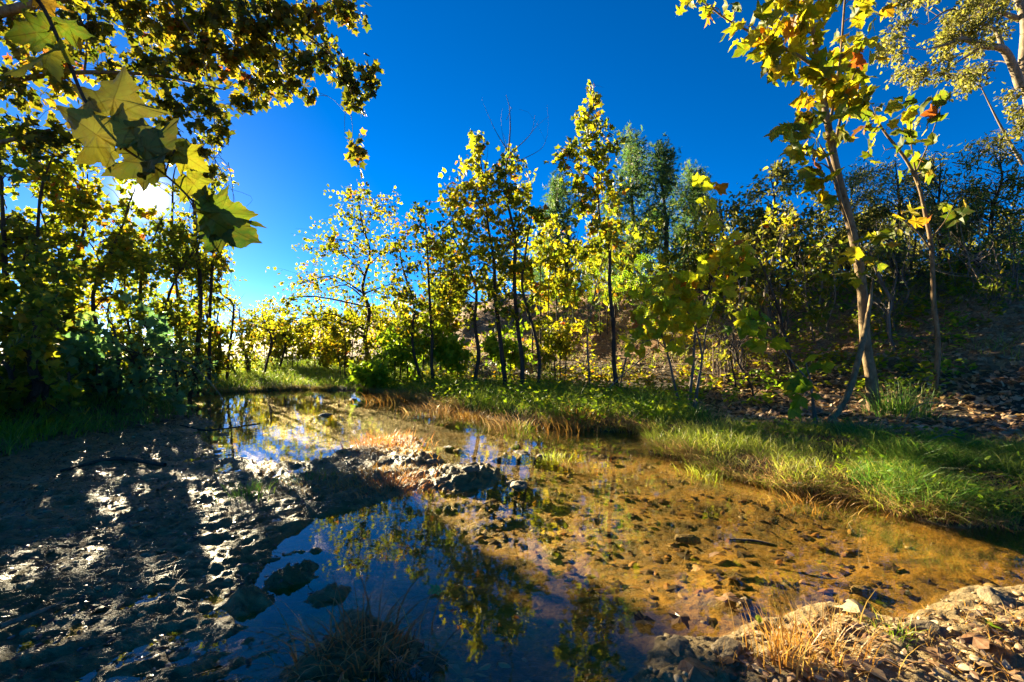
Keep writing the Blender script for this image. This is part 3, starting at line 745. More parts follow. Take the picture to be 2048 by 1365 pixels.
tree('sycamore_tree', 'near sycamore with mottled tan trunk and large yellow green leaves on the right', 'tree',
     [[(1748, 825, 6.5, .088), (1742, 760, 6.5, .074), (1730, 680, 6.5, .066), (1722, 560, 6.5, .062), (1700, 450, 6.5, .056), (1672, 330, 6.5, .048), (1645, 180, 6.5, .04), (1630, 90, 6.5, .032), (1612, -40, 6.5, .03), (1600, -120, 6.5, .01)]],
     [(1540, 85, 6.5, 34, 14), (1590, 100, 6.5, 34, 14), (1560, 130, 6.5, 30, 12), (1500, 60, 6.5, 22, 6), (1610, 150, 6.5, 36, 16), (1600, 50, 6.5, 40, 16), (1570, 10, 6.5, 28, 10), (1640, 30, 6.4, 34, 12), (1690, 110, 6.5, 36, 14), (1700, 180, 6.5, 34, 12),
      (1660, 200, 6.5, 34, 14), (1720, 140, 6.5, 24, 7), (1610, 250, 6.4, 36, 14), (1600, 300, 6.4, 32, 10), (1630, 330, 6.4, 26, 8), (1650, 280, 6.4, 22, 7), (1700, 210, 6.5, 28, 10), (1720, 40, 6.5, 30, 9), (1740, 10, 6.6, 20, 5), (1640, 360, 6.4, 22, 5), (1680, -20, 6.5, 40, 14),
      (1735, 500, 6.3, 20, 4), (1715, 530, 6.3, 22, 5), (1680, 545, 6.3, 14, 2), (1385, 12, 6.5, 10, 2), (1425, 15, 6.5, 14, 3), (1470, 30, 6.5, 12, 2)],
     leaf='maple_hi', size=.225, pal='yel', bark='syc', per_branch=True, nparts=300, dense=1.5, seed=72, droop=.15, trunk_k=14, wander=.004,
     extra=[[(1640, 140, 6.5, .028), (1590, 108, 6.5, .022), (1530, 78, 6.5, .018), (1455, 40, 6.5, .012), (1390, -10, 6.5, .008)], [(1690, 430, 6.5, .03), (1660, 330, 6.4, .02), (1640, 290, 6.4, .008)],
            [(1660, 250, 6.5, .02), (1680, 120, 6.5, .016), (1690, 0, 6.5, .012), (1700, -60, 6.5, .006)], [(1668, 300, 6.5, .022), (1690, 200, 6.5, .014), (1720, 120, 6.5, .006)], [(1715, 520, 6.45, .014), (1700, 450, 6.3, .01), (1670, 370, 6.2, .006)]])
tree('sycamore_sapling', 'slim pale sapling with sparse big leaves right of the mottled trunk', 'tree',
     [[(1868, 780, 7.0, .04), (1875, 700, 7.0, .034), (1868, 600, 7.0, .031), (1858, 460, 7.0, .027), (1838, 370, 7.0, .022), (1790, 290, 7.0, .02), (1740, 220, 7.0, .01)]],
     [(1750, 215, 7.0, 22, 6), (1725, 200, 7.0, 20, 6), (1770, 260, 7.0, 20, 5), (1820, 220, 7.0, 26, 5), (1840, 250, 7.0, 14, 2), (1735, 245, 7.0, 18, 4), (1830, 310, 7.0, 22, 4), (1800, 440, 6.8, 24, 6), (1900, 420, 6.9, 26, 5), (1770, 300, 7.0, 16, 2), (1850, 350, 7.0, 18, 3), (1885, 200, 7.0, 20, 3), (1870, 215, 7.0, 12, 2)],
     leaf='maple', size=.23, pal='syc', bark='syc', per_branch=True, nparts=200, seed=73, trunk_k=10, wander=.006,
     extra=[[(1838, 370, 7.0, .016), (1825, 310, 7.0, .01), (1820, 240, 7.0, .005)], [(1830, 350, 7.0, .012), (1860, 280, 7.0, .008), (1885, 205, 7.0, .004)], [(1862, 500, 7.0, .014), (1840, 470, 6.9, .01), (1805, 440, 6.8, .005)], [(1860, 480, 7.0, .014), (1885, 450, 6.95, .008), (1900, 425, 6.9, .004)]])
tree('sycamore_seedling', 'small seedling with a few large lime leaves before the mottled trunk', 'seedling',
     [[(1630, 872, 5.6, .012), (1622, 820, 5.6, .010), (1612, 770, 5.6, .005)], [(1638, 870, 5.6, .012), (1618, 815, 5.6, .01), (1585, 750, 5.6, .008), (1540, 690, 5.6, .006), (1490, 650, 5.6, .003)]],
     [(1615, 745, 5.6, 20, 6), (1600, 790, 5.6, 24, 8), (1500, 660, 5.6, 22, 5), (1520, 680, 5.6, 14, 2), (1495, 640, 5.6, 14, 3)],
     leaf='maple_hi', size=.2, pal='lime', bark='grey', per_branch=True, nparts=60, seed=74, wander=.003, twig_r=.003)
# crooked small trees on the slope
for i, (pts, lab) in enumerate([
     ([(1560, 690, 10.5, .05), (1532, 620, 10.5, .05), (1540, 540, 10.5, .035), (1570, 460, 10.5, .02)], 'crooked pale stem by the hollow left of the mottled trunk'),
     ([(1585, 790, 9.0, .035), (1578, 720, 9.0, .035), (1565, 640, 9.0, .03), (1535, 560, 9.0, .02), (1500, 500, 9.0, .01)], 'thin dark crooked stem leaning left in front of the hollow'),
     ([(1790, 780, 8.6, .03), (1775, 700, 8.6, .035), (1778, 600, 8.6, .028), (1740, 500, 8.6, .015)], 'gnarled thin stem just right of the mottled trunk'),
     ([(1975, 740, 9.6, .05), (1955, 640, 9.6, .045), (1985, 540, 9.6, .035), (2040, 470, 9.6, .02)], 'dark many branched stem leaning right near the right edge'),
     ([(1510, 800, 8.2, .02), (1490, 740, 8.2, .018), (1450, 690, 8.2, .01)], 'short bare forked stem left of the lime seedling'),
     ([(1475, 790, 8.6, .018), (1462, 700, 8.6, .016), (1480, 620, 8.6, .008)], 'short upright bare stem right of the yellow sapling')]):
    tree('bare_stem', lab, 'tree', [pts], [(pts[-1][0], pts[-1][1], pts[-1][2], 40, 26)] + ([(pts[-1][0] + 40, pts[-1][1] - 30, pts[-1][2], 40, 26)] if i < 4 else []), leaf='ovate', size=.13, pal='dark', bark='grey' if i in (0, 2) else 'dark', seed=80 + i, bare=16, group='crooked stems on the slope', wander=.02)
# saplings and shrubs screening the slope
for i, (px, d, y0, y1, w, pal_, lf, lab) in enumerate([(1330, 12.5, 520, 690, 45, 'yel', 'maple_lo', 'leafy golden shrub on the slope left of the yellow sapling'), (1470, 9.8, 480, 660, 55, 'syc', 'ovate', 'leafy olive shrub on the slope right of the yellow sapling'), (1560, 10.5, 430, 640, 60, 'yel', 'ovate', 'loose yellow green shrub left of the mottled trunk'),
      (1640, 10.0, 480, 640, 55, 'grn', 'ovate', 'green shrub in front of the hollow'), (1790, 9.2, 430, 640, 60, 'grn', 'lance', 'green narrow leafed shrub right of the mottled trunk'), (1930, 9.4, 420, 640, 65, 'syc', 'lance', 'olive narrow leafed shrub right of the slim sapling'), (2020, 8.4, 430, 640, 50, 'grn', 'lance', 'green narrow leafed shrub against the right edge')]):
    tree('slope_shrub', lab, 'shrub', [[(px + k * 10, HY + .8 / d * F, d + .1 * k, .022), (px + k * 24, (y0 + y1) / 2 + 30, d, .015), (px + k * 38, y0 + 10, d, .005)] for k in (-1, 0, 1)], ring(px, (y0 + y1) / 2, d, w, (y1 - y0) / 2, 16, 34, 34, 280 + i, .6), leaf=lf, size=.13, pal=pal_, bark='dead' if i % 2 else 'grey', group='shrubs on the right slope', seed=190 + i, bare=14, wander=.03)
# thorny tangles on the right slope
for i, (px, d, y0, w, lab) in enumerate([(1900, 10.0, 560, 90, 'bare bramble tangle on the slope behind the slim sapling'), (1990, 8.6, 560, 80, 'bare bramble tangle near the right edge'), (1800, 10.5, 600, 60, 'bare bramble tangle right of the mottled trunk'), (1440, 9.5, 640, 60, 'bare bramble tangle behind the yellow sapling'), (1650, 11.0, 630, 60, 'bare bramble tangle below the hollow')]):
    rr = np.random.default_rng(330 + i); by = HY + .5 / d * F
    tree('bramble_tangle', lab, 'bramble', [[(px + rr.normal(0, 12), by, d + rr.normal(0, .2), .012), (px + rr.normal(0, w * .4), (by + y0) / 2 + rr.normal(0, 15), d + rr.normal(0, .3), .009), (px + rr.normal(0, w * .8), y0 + rr.uniform(-20, 60), d + rr.normal(0, .5), .005), (px + rr.normal(0, w * 1.1), y0 + rr.uniform(0, 100), d + rr.normal(0, .6), .003)] for _ in range(16)],
         ring(px, y0 + 40, d, w, 40, 6, 30, 16, 340 + i, .4), leaf='ovate', size=.1, pal='dark', bark='dead' if i % 2 else 'grey', group='bramble tangles on the slope', seed=170 + i, bare=20, trunk_k=4, wander=.03)
# bright understory on the bank
for i, (px, d, ty, w, pal_, lab) in enumerate([
     (790, 12.8, 660, 45, 'lime', 'lime understory bush at the feet of the twin stemmed sycamore'), (905, 12.6, 660, 35, 'lime', 'small lime bush behind the straight thin stem'),
     (690, 15.0, 650, 60, 'yel', 'glowing yellow bush left of the wide airy sycamore'), (1010, 12.5, 660, 40, 'lime', 'lime bush behind the middle sycamore clump'), (1120, 11.5, 600, 45, 'yel', 'yellow green bush on the slope right of the middle clump'),
     (745, 11.6, 755, 28, 'lime', 'low bright lime bush at the water end of the far bank'), (640, 18.0, 640, 45, 'yel', 'yellow bush at the back of the far meadow'), (585, 20.0, 640, 45, 'yel', 'tall yellow brush at the head of the creek'),
     (540, 22.0, 620, 45, 'yel', 'farthest yellow brush beside the left thicket'), (660, 24.0, 610, 60, 'syc', 'distant tree behind the yellow bushes'), (565, 27.0, 590, 50, 'syc', 'most distant tree in the creek gap'), (780, 22.0, 600, 60, 'syc', 'distant olive tree behind the wide airy sycamore')]):
    by = HY + (CAM_H - .4) / d * F
    tree('understory_bush', lab, 'bush', [[(px + k * 9, by, d + .1 * k, .02), (px + k * 14, (by + ty) / 2, d, .014), (px + k * 20, ty + 10, d, .005)] for k in (-1, 0, 1)],
         ring(px, (ty + by) / 2 - 5, d, w, (by - ty) / 2.4, 12, 26, 75, 300 + i, .5), leaf='maple_lo' if i % 2 else 'ovate', size=.15 if d < 16 else .2, pal=pal_, bark='dark', group='low bushes along the bank', seed=90 + i)
# ------------------------------------------------------------------ left bank thicket
LTH = 'leafy trees of the left thicket'
left = [ # base px, depth, (x0,x1,y0,y1) crown box in px, clumps, leaves, palette, leaf, size, label
 (425, 13.5, (360, 445, 500, 760), 26, 62, 'syc', 'maple_lo', .17, 'vine hung tree at the right edge of the left thicket beside open sky'),
 (500, 16.0, (455, 505, 600, 740), 14, 50, 'syc', 'ovate', .17, 'smaller tree tapering off the right end of the left thicket'),
 (530, 19.0, (500, 560, 610, 735), 10, 40, 'yel', 'ovate', .19, 'low yellowish tree where the left thicket meets the meadow'),
 (300, 11.0, (230, 420, 420, 780), 34, 64, 'grn', 'maple_lo', .17, 'dark trunked leafy tree right below the sun'),
 (390, 11.8, (330, 450, 270, 540), 16, 55, 'syc', 'maple_lo', .16, 'tall slim tree with dangling bare vines right of the sun'),
 (160, 9.0, (60, 290, 330, 790), 38, 66, 'syc', 'maple_lo', .17, 'leafy tree left of the sun with mixed green and gold leaves'),
 (20, 7.6, (-140, 130, 250, 800), 36, 66, 'grn', 'maple', .17, 'dense green tree at the left edge of the view'),
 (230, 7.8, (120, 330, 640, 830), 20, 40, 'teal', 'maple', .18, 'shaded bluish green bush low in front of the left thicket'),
 (60, 6.6, (-60, 150, 600, 830), 18, 44, 'grn', 'maple', .17, 'low shaded bush in the lower left of the thicket'),
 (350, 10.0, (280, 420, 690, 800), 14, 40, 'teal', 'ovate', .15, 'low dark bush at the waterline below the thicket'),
 (-250, 5.6, (-420, -60, 250, 850), 24, 50, 'grn', 'maple_lo', .18, 'green tree just beyond the left edge of the view'),
]
left += [
 (60, 17.0, (-40, 160, 545, 700), 16, 40, 'syc', 'ovate', .24, 'far olive tree low behind the left edge of the thicket'),
 (230, 18.0, (150, 320, 550, 700), 16, 40, 'yel', 'ovate', .24, 'far golden tree low behind the middle of the left thicket'),
 (400, 20.0, (320, 470, 560, 705), 16, 40, 'syc', 'ovate', .24, 'far olive tree low behind the right part of the left thicket'),
 (-150, 12.0, (-260, -30, 480, 720), 14, 40, 'grn', 'ovate', .2, 'green tree behind the thicket beyond the left edge'),
]
for i, (bx, d, (x0, x1, y0, y1), nb, nl, pal_, lf, sz, lab) in enumerate(left):
    by = HY + (CAM_H - .3) / d * F
    cxx, cyy = (x0 + x1) / 2, (y0 + y1) / 2
    rr = np.random.default_rng(400 + i)
    bl = [(rr.uniform(x0, x1), rr.uniform(y0, y1), d + rr.uniform(-1, 1), (x1 - x0) * .16 + 20, int(nl * 1.5 * rr.uniform(.5, 1.4))) for _ in range(int(nb * 1.2))]
    st = [[(bx, by, d, .07), (bx + rr.uniform(-15, 15), (by + cyy) / 2, d, .055), (bx + rr.uniform(-25, 25), cyy, d, .04), (cxx, y0 + 15, d, .01)],
          [(bx + 28, by, d + .2, .045), (bx + 40, cyy, d + .1, .03), (x1 - 20, y0 + 50, d, .01)], [(bx - 24, by, d - .2, .04), (bx - 45, cyy + 40, d - .1, .028), (x0 + 25, y0 + 60, d, .01)]]
    tree('thicket_tree' if y0 < 580 else 'thicket_bush', lab, 'tree' if y0 < 580 else 'bush', st, bl, leaf=lf, size=sz * .74, pal=pal_, bark='dark', group=LTH, seed=110 + i, sun_gap=True, bare=14, wander=.03,
         nparts=150 if i in (5, 6, 7, 8) else 0)
# the tall sycamore whose canopy hangs over the upper left
canopy = ([(x, y, d, r_, n) for x, y, d, r_, n in [
   (60, 60, 7.2, 75, 110), (160, 40, 7.2, 75, 110), (260, 30, 7.4, 75, 120), (350, 50, 7.4, 75, 130), (430, 30, 7.6, 70, 130), (500, 50, 7.6, 70, 130), (560, 20, 7.8, 60, 110), (620, 50, 7.8, 50, 80), (680, 20, 7.9, 40, 50), (715, 15, 7.9, 25, 18),
   (450, 110, 7.5, 65, 110), (540, 110, 7.6, 60, 110), (600, 130, 7.7, 50, 85), (650, 110, 7.8, 40, 50), (690, 140, 7.8, 38, 55), (735, 150, 7.9, 26, 30), (705, 190, 7.8, 30, 34), (715, 215, 7.8, 18, 12), (575, 180, 7.7, 38, 45), (520, 170, 7.6, 45, 65), (610, 195, 7.7, 22, 16),
   (480, 210, 7.5, 32, 30), (380, 130, 7.4, 70, 110), (400, 210, 7.4, 55, 70), (440, 270, 7.4, 28, 22), (300, 130, 7.3, 70, 90), (330, 220, 7.3, 60, 60), (220, 150, 7.2, 70, 70), (120, 150, 7.1, 75, 80), (40, 170, 7.0, 75, 90), (60, 270, 7.0, 80, 80), (160, 270, 7.1, 60, 45), (-60, 90, 7, 100, 110),
   (715, 285, 7.8, 18, 14), (705, 310, 7.8, 18, 14), (720, 320, 7.8, 14, 8), (300, -60, 7.5, 120, 160), (500, -60, 7.8, 110, 150), (100, -70, 7.2, 120, 150), (420, 340, 7.5, 20, 10), (395, 300, 7.4, 30, 24)]])
tree('canopy_sycamore', 'tall sycamore whose green and gold canopy hangs over the upper left sky', 'tree',
     [[(-330, 870, 6.6, .22), (-320, 600, 6.7, .19), (-300, 300, 6.8, .16), (-250, 60, 6.9, .13), (-200, -200, 7.0, .07)]], canopy, dense=1.9,
     leaf='maple', size=.14, pal='canopy', bark='syc', nparts=300, lo='maple_lo', seed=140, sun_gap=True, wander=.02, droop=.5,
     extra=[[(-280, 170, 6.85, .10), (-100, 60, 7.0, .08), (120, 0, 7.2, .06), (330, -10, 7.4, .045), (520, 20, 7.6, .03), (640, 90, 7.7, .016), (700, 170, 7.8, .008), (690, 230, 7.8, .004), (690, 275, 7.8, .003)],
            [(-290, 300, 6.8, .08), (-100, 200, 7.0, .05), (100, 150, 7.1, .035), (300, 150, 7.3, .025), (450, 180, 7.5, .01)], [(-300, 350, 6.8, .06), (-60, 300, 6.9, .04), (100, 260, 7.0, .02)],
            [(702, 228, 7.8, .004), (705, 260, 7.8, .003), (703, 300, 7.8, .003)], [(330, -10, 7.4, .02), (400, 100, 7.4, .012), (430, 250, 7.45, .005), (425, 340, 7.5, .003)]])
# hanging vines by the sun
vn = Tubes(); rv = np.random.default_rng(9)
vb = P(395, 300, 10.8)
for k in range(16):
    x = rv.choice([300, 310, 395, 405, 420, 440]) + rv.normal(0, 12); y0 = rv.uniform(230, 420); L = rv.uniform(120, 330)
    pts = [[*P(x + rv.normal(0, 14) + (k % 3 - 1) * 10 * q, y0 + L * q / 5, 10.9 + rv.normal(0, .12)), .007 - .001 * q] for q in range(6)]
    sp = smooth_path(np.array(pts), 20)
    vn.add(sp[:, :3], sp[:, 3], 4)
tag(obj('hanging_vines', vn.mesh('hanging_vines', BARK['dark'], vb), loc=vb), 'tangle of thin bare vines dangling in the thicket beside the sun', 'vine')

# near branch with huge back-lit leaves, from the sycamore beside the camera
base = np.array([-3.1, .35, H(-3.1, .35)])
nb_ = empty('near_sycamore', base); tag(nb_, 'near sycamore branch with huge backlit leaves crossing before the sun', 'tree')
tk = Tubes(); sp = smooth_path(np.array([[-3.1, .35, base[2] - .06, .13], [-3.05, .4, 1.2, .12], [-2.95, .5, 2.6, .10], [-2.7, .6, 4.2, .07], [-2.5, .6, 5.5, .02]]), 24); tk.add(sp[:, :3], sp[:, 3], 12)
obj('trunk', tk.mesh('trunk', BARK['syc'], base), nb_)
bt = Tubes()
main = [np.append(np.array([-2.85, .55, 3.2]), .03)] + [np.append(P(a, b, d), rr) for a, b, d, rr in [(-120, -160, 1.1, .010), (60, -20, 1.22, .0055), (130, 110, 1.26, .0048), (175, 210, 1.28, .0042), (240, 290, 1.3, .0036), (330, 350, 1.32, .003), (395, 412, 1.34, .003)]]
sp = smooth_path(np.array(main), 50); bt.add(sp[:, :3], sp[:, 3], 7)
big = LM('syc', False, veins=True, boost=1.0, transl=.35); biggreen = LM('grn', False, veins=True, boost=1.0, transl=.45); bigshade = LM('dark', False, veins=True, boost=.6, transl=.3)  # last one is a darkened copy: shade painted into the dim leaves
BIG = [ # petiole base px, leaf tip px, depths, roll, palette
 ((405, 428), (538, 432), 1.30, 1.36, .25, biggreen, 1.0), ((420, 440), (545, 500), 1.34, 1.30, -.55, biggreen, .95), ((350, 300), (425, 352), 1.30, 1.34, .3, biggreen, 1.0), ((372, 352), (432, 420), 1.32, 1.36, -.3, biggreen, 1.0),
 ((385, 415), (455, 492), 1.36, 1.30, .9, bigshade, 1.0), ((330, 330), (180, 200), 1.30, 1.26, .15, bigshade, .9), ((240, 300), (85, 195), 1.28, 1.22, -.2, bigshade, .9), ((225, 240), (255, 118), 1.30, 1.34, .4, bigshade, 1.0), ((120, 95), (-10, 165), 1.26, 1.20, .2, biggreen, .9),
 ((100, 60), (-25, 62), 1.24, 1.2, -.3, biggreen, .9), ((115, 50), (205, 75), 1.25, 1.3, .2, biggreen, .9), ((70, 0), (165, 20), 1.25, 1.3, -.1, biggreen, .9), ((180, 200), (105, 250), 1.27, 1.24, .5, bigshade, .8), ((270, 300), (330, 235), 1.29, 1.35, .2, bigshade, .9), ((40, -40), (-60, 20), 1.2, 1.15, .2, big, 1.), ((290, 330), (355, 300), 1.3, 1.24, -.6, bigshade, .9)]
for i, (a, b, d0, d1, roll, m_, ws) in enumerate(BIG):
    p0 = P(a[0], a[1], d0); p1 = P(b[0], b[1], d1); L = float(np.linalg.norm(p1 - p0)) * .8
    Yv = Vector(unit(p1 - p0)); Zv = Vector((0, -1, .25)); Zv = (Zv - Yv * Zv.dot(Yv)).normalized(); Xv = Yv.cross(Zv)
    M = Matrix((Xv, Yv, Zv)).transposed().to_4x4() @ Matrix.Rotation(roll, 4, 'Y')
    o = bpy.data.objects.new('leaf', leaf_mesh('leaf_big', m_, i % 7)); o.parent = nb_; o.matrix_basis = Matrix.Translation(Vector(p0 - base)) @ M @ Matrix.Diagonal((L * ws, L, L, 1)); col.objects.link(o)
    j = int(np.argmin(np.linalg.norm(sp[:, :3] - p0, axis=1))); cv = smooth_path([sp[j, :3], (sp[j, :3] + p0) / 2 + [0, 0, .01], p0], 5); bt.add(cv, np.full(5, .0022), 4)
obj('branch', bt.mesh('branch', BARK['dark'], base), nb_)
# ------------------------------------------------------------------ grass, litter, stones, fallen leaves, sticks
def blades_mesh(name, pos, height, width, lean_dir, lean, pal, rr, origin=(0, 0, 0), segs=3):
    n = len(pos); az = rr.uniform(0, 2 * math.pi, n)
    side = np.stack([np.cos(az), np.sin(az), np.zeros(n)], 1)
    V = np.zeros((n, segs * 2 + 1, 3))
    for s in range(segs + 1):
        t = s / segs
        c = pos + lean_dir * (lean * height * t ** 1.8)[:, None] + np.array([0, 0, 1.])[None] * (height * (t - .45 * np.minimum(lean, 1.3) * t ** 2.4))[:, None]
        w = (width * (1 - t ** 1.5) * .5)[:, None]
        if s < segs: V[:, 2 * s] = c - side * w; V[:, 2 * s + 1] = c + side * w
        else: V[:, 2 * segs] = c
    b = (np.arange(n) * (segs * 2 + 1))[:, None]
    q = np.concatenate([b + np.array([[2 * s, 2 * s + 1, 2 * s + 3, 2 * s + 2]]) for s in range(segs - 1)], 0)
    tr = b + np.array([[2 * segs - 2, 2 * segs - 1, 2 * segs]])
    rnd = np.clip(rr.beta(1.5, 1.8, n), 0, 1)
    return mesh_from(name, V.reshape(-1, 3) - np.asarray(origin), [q, tr], LM(pal, True, transl=.4, rough=.45), False, {'rnd': ('FACE', np.concatenate([np.tile(rnd, segs - 1), rnd]))})
def scatter(poly, n, rr):
    lo, hi = poly.min(0), poly.max(0); out = []
    while sum(map(len, out)) < n:
        q = rr.uniform(lo, hi, (n * 2, 2)); out.append(q[sdf(poly, q[:, 0], q[:, 1]) > 0])
    return np.vstack(out)[:n]
def grass(name, label, poly, n, h0, h1, pal, seed, lean=(.3, .9), ldir=None, wid=.007, clump=2.2, land_only=True, thr=.42):
    rr = np.random.default_rng(seed)
    q = scatter(poly, n, rr)
    k = vnoise(q[:, 0] * clump, q[:, 1] * clump, seed) * .65 + vnoise(q[:, 0] * clump * 3.7, q[:, 1] * clump * 3.7, seed + 1) * .35
    q = q[k + rr.uniform(-.12, .12, len(q)) > thr]
    z = land(q[:, 0], q[:, 1])[0]; ok = z > (.015 if land_only else -.2); q, z = q[ok], z[ok]
    pos = np.column_stack([q, z - .015]); m = len(pos)
    kk = .6 + .8 * vnoise(q[:, 0] * 1.7, q[:, 1] * 1.7, seed + 5)
    hh = rr.uniform(h0, h1, m) * kk
    a = rr.uniform(0, 2 * math.pi, m); ld = np.column_stack([np.cos(a), np.sin(a), np.zeros(m)])
    if ldir is not None: ld = unit(ld * .6 + np.array([*ldir, 0]))
    o = obj(name, blades_mesh(name, pos, hh, wid * rr.uniform(.6, 1.3, m), ld, rr.uniform(*lean, m), pal, rr))
    return tag(o, label, 'grass', kind='stuff')
poly_near = polyW([(1290, 905), (1440, 950), (1560, 985), (1700, 1000), (1780, 1030), (1900, 1052), (2100, 1062), W(7, 3.3), W(7, 4.2), W(4.6, 5.0), W(3.2, 5.7), W(1.8, 6.0)])
grass('bank_grass', 'sunlit yellow green grass on the near right bank', poly_near, 34000, .05, .24, 'grassy', 501, wid=.007, thr=.50, clump=3.2)
poly_long = polyW([(1690, 985), (1790, 1028), (1900, 1052), (2100, 1062), W(5, 3.0), W(5.4, 4.2), W(3.6, 4.5)])
grass('long_grass', 'long bright green grass combed over the right bank edge into the water', poly_long, 9500, .20, .45, 'sedge', 502, lean=(.7, 1.25), ldir=(-.55, -.75), wid=.006, thr=.38)
poly_mid = polyW([(1290, 868), (1210, 862), (1130, 856), (1020, 843), (950, 829), (870, 811), (800, 796), (725, 783), W(-4.2, 13.5), W(-1, 12.6), W(1.6, 10.2), W(3.0, 8.2), W(3.0, 7.0), W(2.4, 6.5)])
grass('tussock_grass', 'green and straw grass under the slender sycamores', poly_mid, 30000, .10, .42, 'grass', 503, wid=.009, thr=.52, clump=2.8)
poly_far = np.array([(-8.5, 11.2), (-6.4, 11.7), (-4.1, 11.7), (-3.6, 13), (-2, 16), (-3, 21), (-13, 24), (-13, 17)])
grass('meadow_grass', 'bright lime meadow grass at the head of the creek', poly_far, 26000, .12, .34, 'grass', 504, wid=.016, thr=.25)
poly_slope = np.array([(-3.5, 13), (0, 12.5), (5, 10), (8, 7), (14, 9), (12, 14), (4, 16), (-2, 19)])
grass('slope_grass', 'patchy pale grass at the foot of the hill', poly_slope, 14000, .10, .34, 'grassy', 505, wid=.010, thr=.52, clump=1.1)
poly_left = np.array([(-4.9, 4.0), (-5.4, 5.3), (-5.1, 6.8), (-5.4, 8.4), (-7.0, 10.6), (-8.4, 12), (-10, 13), (-10, 9), (-8.5, 5)])
grass('shaded_grass', 'dark shaded grass along the foot of the left thicket', poly_left, 15000, .12, .36, 'sedge', 506, wid=.012, thr=.36)
poly_pen = polyW([(470, 935), (640, 928), (700, 900), (760, 885), (830, 880), (880, 930), (900, 960), (800, 985), (640, 1010), (520, 985)])
grass('mud_grass', 'thin green and brown grass on the muddy spit', poly_pen, 2600, .03, .10, 'orange', 507, wid=.006, thr=.48)
poly_mudl = np.array([(-1.6, 1.7), (-3.6, 2.6), (-4.6, 3.8), (-4.2, 2.0), (-3, 1.2)])
grass('mud_weeds', 'sparse dark green weeds on the left mud', poly_mudl, 2500, .03, .12, 'sedge', 508, wid=.006, thr=.55)
poly_ledge = LEDGE_LAND
grass('ledge_grass', 'fine straw and grass scattered on the sandy ledge', polyW([(1500, 1262), (1700, 1225), (1900, 1225), (2048, 1180), (2048, 1400), (1400, 1400), (1450, 1300)]), 900, .04, .12, 'orange', 509, wid=.004, thr=.5)

grass('dead_straw', 'flattened straw and dead stems among the bank grass', poly_near, 12000, .08, .24, 'dry', 510, lean=(.9, 1.9), wid=.005, thr=.46)
grass('mud_straw', 'fine dead stems matted into the mud', np.array([(-.2, 1.3), (-.9, 2.2), (-1.6, 3), (-.2, 4), (-1, 5), (-3, 5.2), (-5.3, 8), (-6, 5.5), (-4.8, 3), (-3.6, 1.4), (-1, .8)]), 9000, .03, .11, 'wet', 511, lean=(1.4, 2.4), ldir=(.3, -.5), wid=.005, thr=.46)
# straw and grass hanging over the water along the whole right shore
shore = polyW(RIGHT_SHORE); rr = np.random.default_rng(515); seg = np.linalg.norm(np.diff(shore, axis=0), axis=1); cum = np.append(0, np.cumsum(seg))
for nm, lab, n_, pal_, h0, h1 in (('edge_straw', 'straw coloured grass hanging over the right shore', 9000, 'dry', .08, .26), ('edge_grass', 'green grass fringe hanging over the right shore', 7000, 'grassy', .08, .24)):
    u = rr.uniform(0, cum[-1], n_); k = np.minimum(np.searchsorted(cum, u) - 1, len(seg) - 1).clip(0); f = ((u - cum[k]) / seg[k])[:, None]
    q = shore[k] * (1 - f) + shore[k + 1] * f; nrm2 = np.column_stack([-(shore[k + 1] - shore[k])[:, 1], (shore[k + 1] - shore[k])[:, 0]]); nrm2 = unit(nrm2)
    q = q + nrm2 * np.abs(rr.normal(.06, .10, (n_, 1))); q = q[vnoise(u * 1.3, u * 0 + 3.3, 7) > .34] ; z = H(q[:, 0], q[:, 1]); m = len(q)
    a = rr.uniform(0, 6.28, m); ld = unit(np.column_stack([np.cos(a), np.sin(a), np.zeros(m)]) * .7 + np.array([-.65, -.55, 0]))
    tag(obj(nm, blades_mesh(nm, np.column_stack([q, np.maximum(z, 0) - .01]), rr.uniform(h0, h1, m) * (.6 + .8 * vnoise(q[:, 0] * 2.3, q[:, 1] * 2.3, 9)), .007 * rr.uniform(.6, 1.4, m), ld, rr.uniform(.5, 1.7, m), pal_, rr)), lab, 'grass', kind='stuff')
def clump(px, py, n, h0, h1, spread, pal, label, seed, lean=(.2, 1.0), wid=.006, name='grass_clump', grp='grass clumps by the creek'):
    rr = np.random.default_rng(seed); x, y = G(px, py, .05)
    q = np.column_stack([x + rr.normal(0, spread, n), y + rr.normal(0, spread, n)]); z = H(q[:, 0], q[:, 1])
    b = np.array([x, y, H(x, y)])
    out = q - [x, y]; a = rr.normal(0, 1, (n, 2)); ld = unit(np.column_stack([out / spread * .7 + a * .6, np.zeros(n)]))
    me_ = blades_mesh(name, np.column_stack([q, np.maximum(z, -.03) - .01]), rr.uniform(h0, h1, n), wid * rr.uniform(.6, 1.3, n), ld, rr.uniform(*lean, n), pal, rr, b, 4)
    tag(obj(name, me_, loc=b), label, 'grass clump', grp)
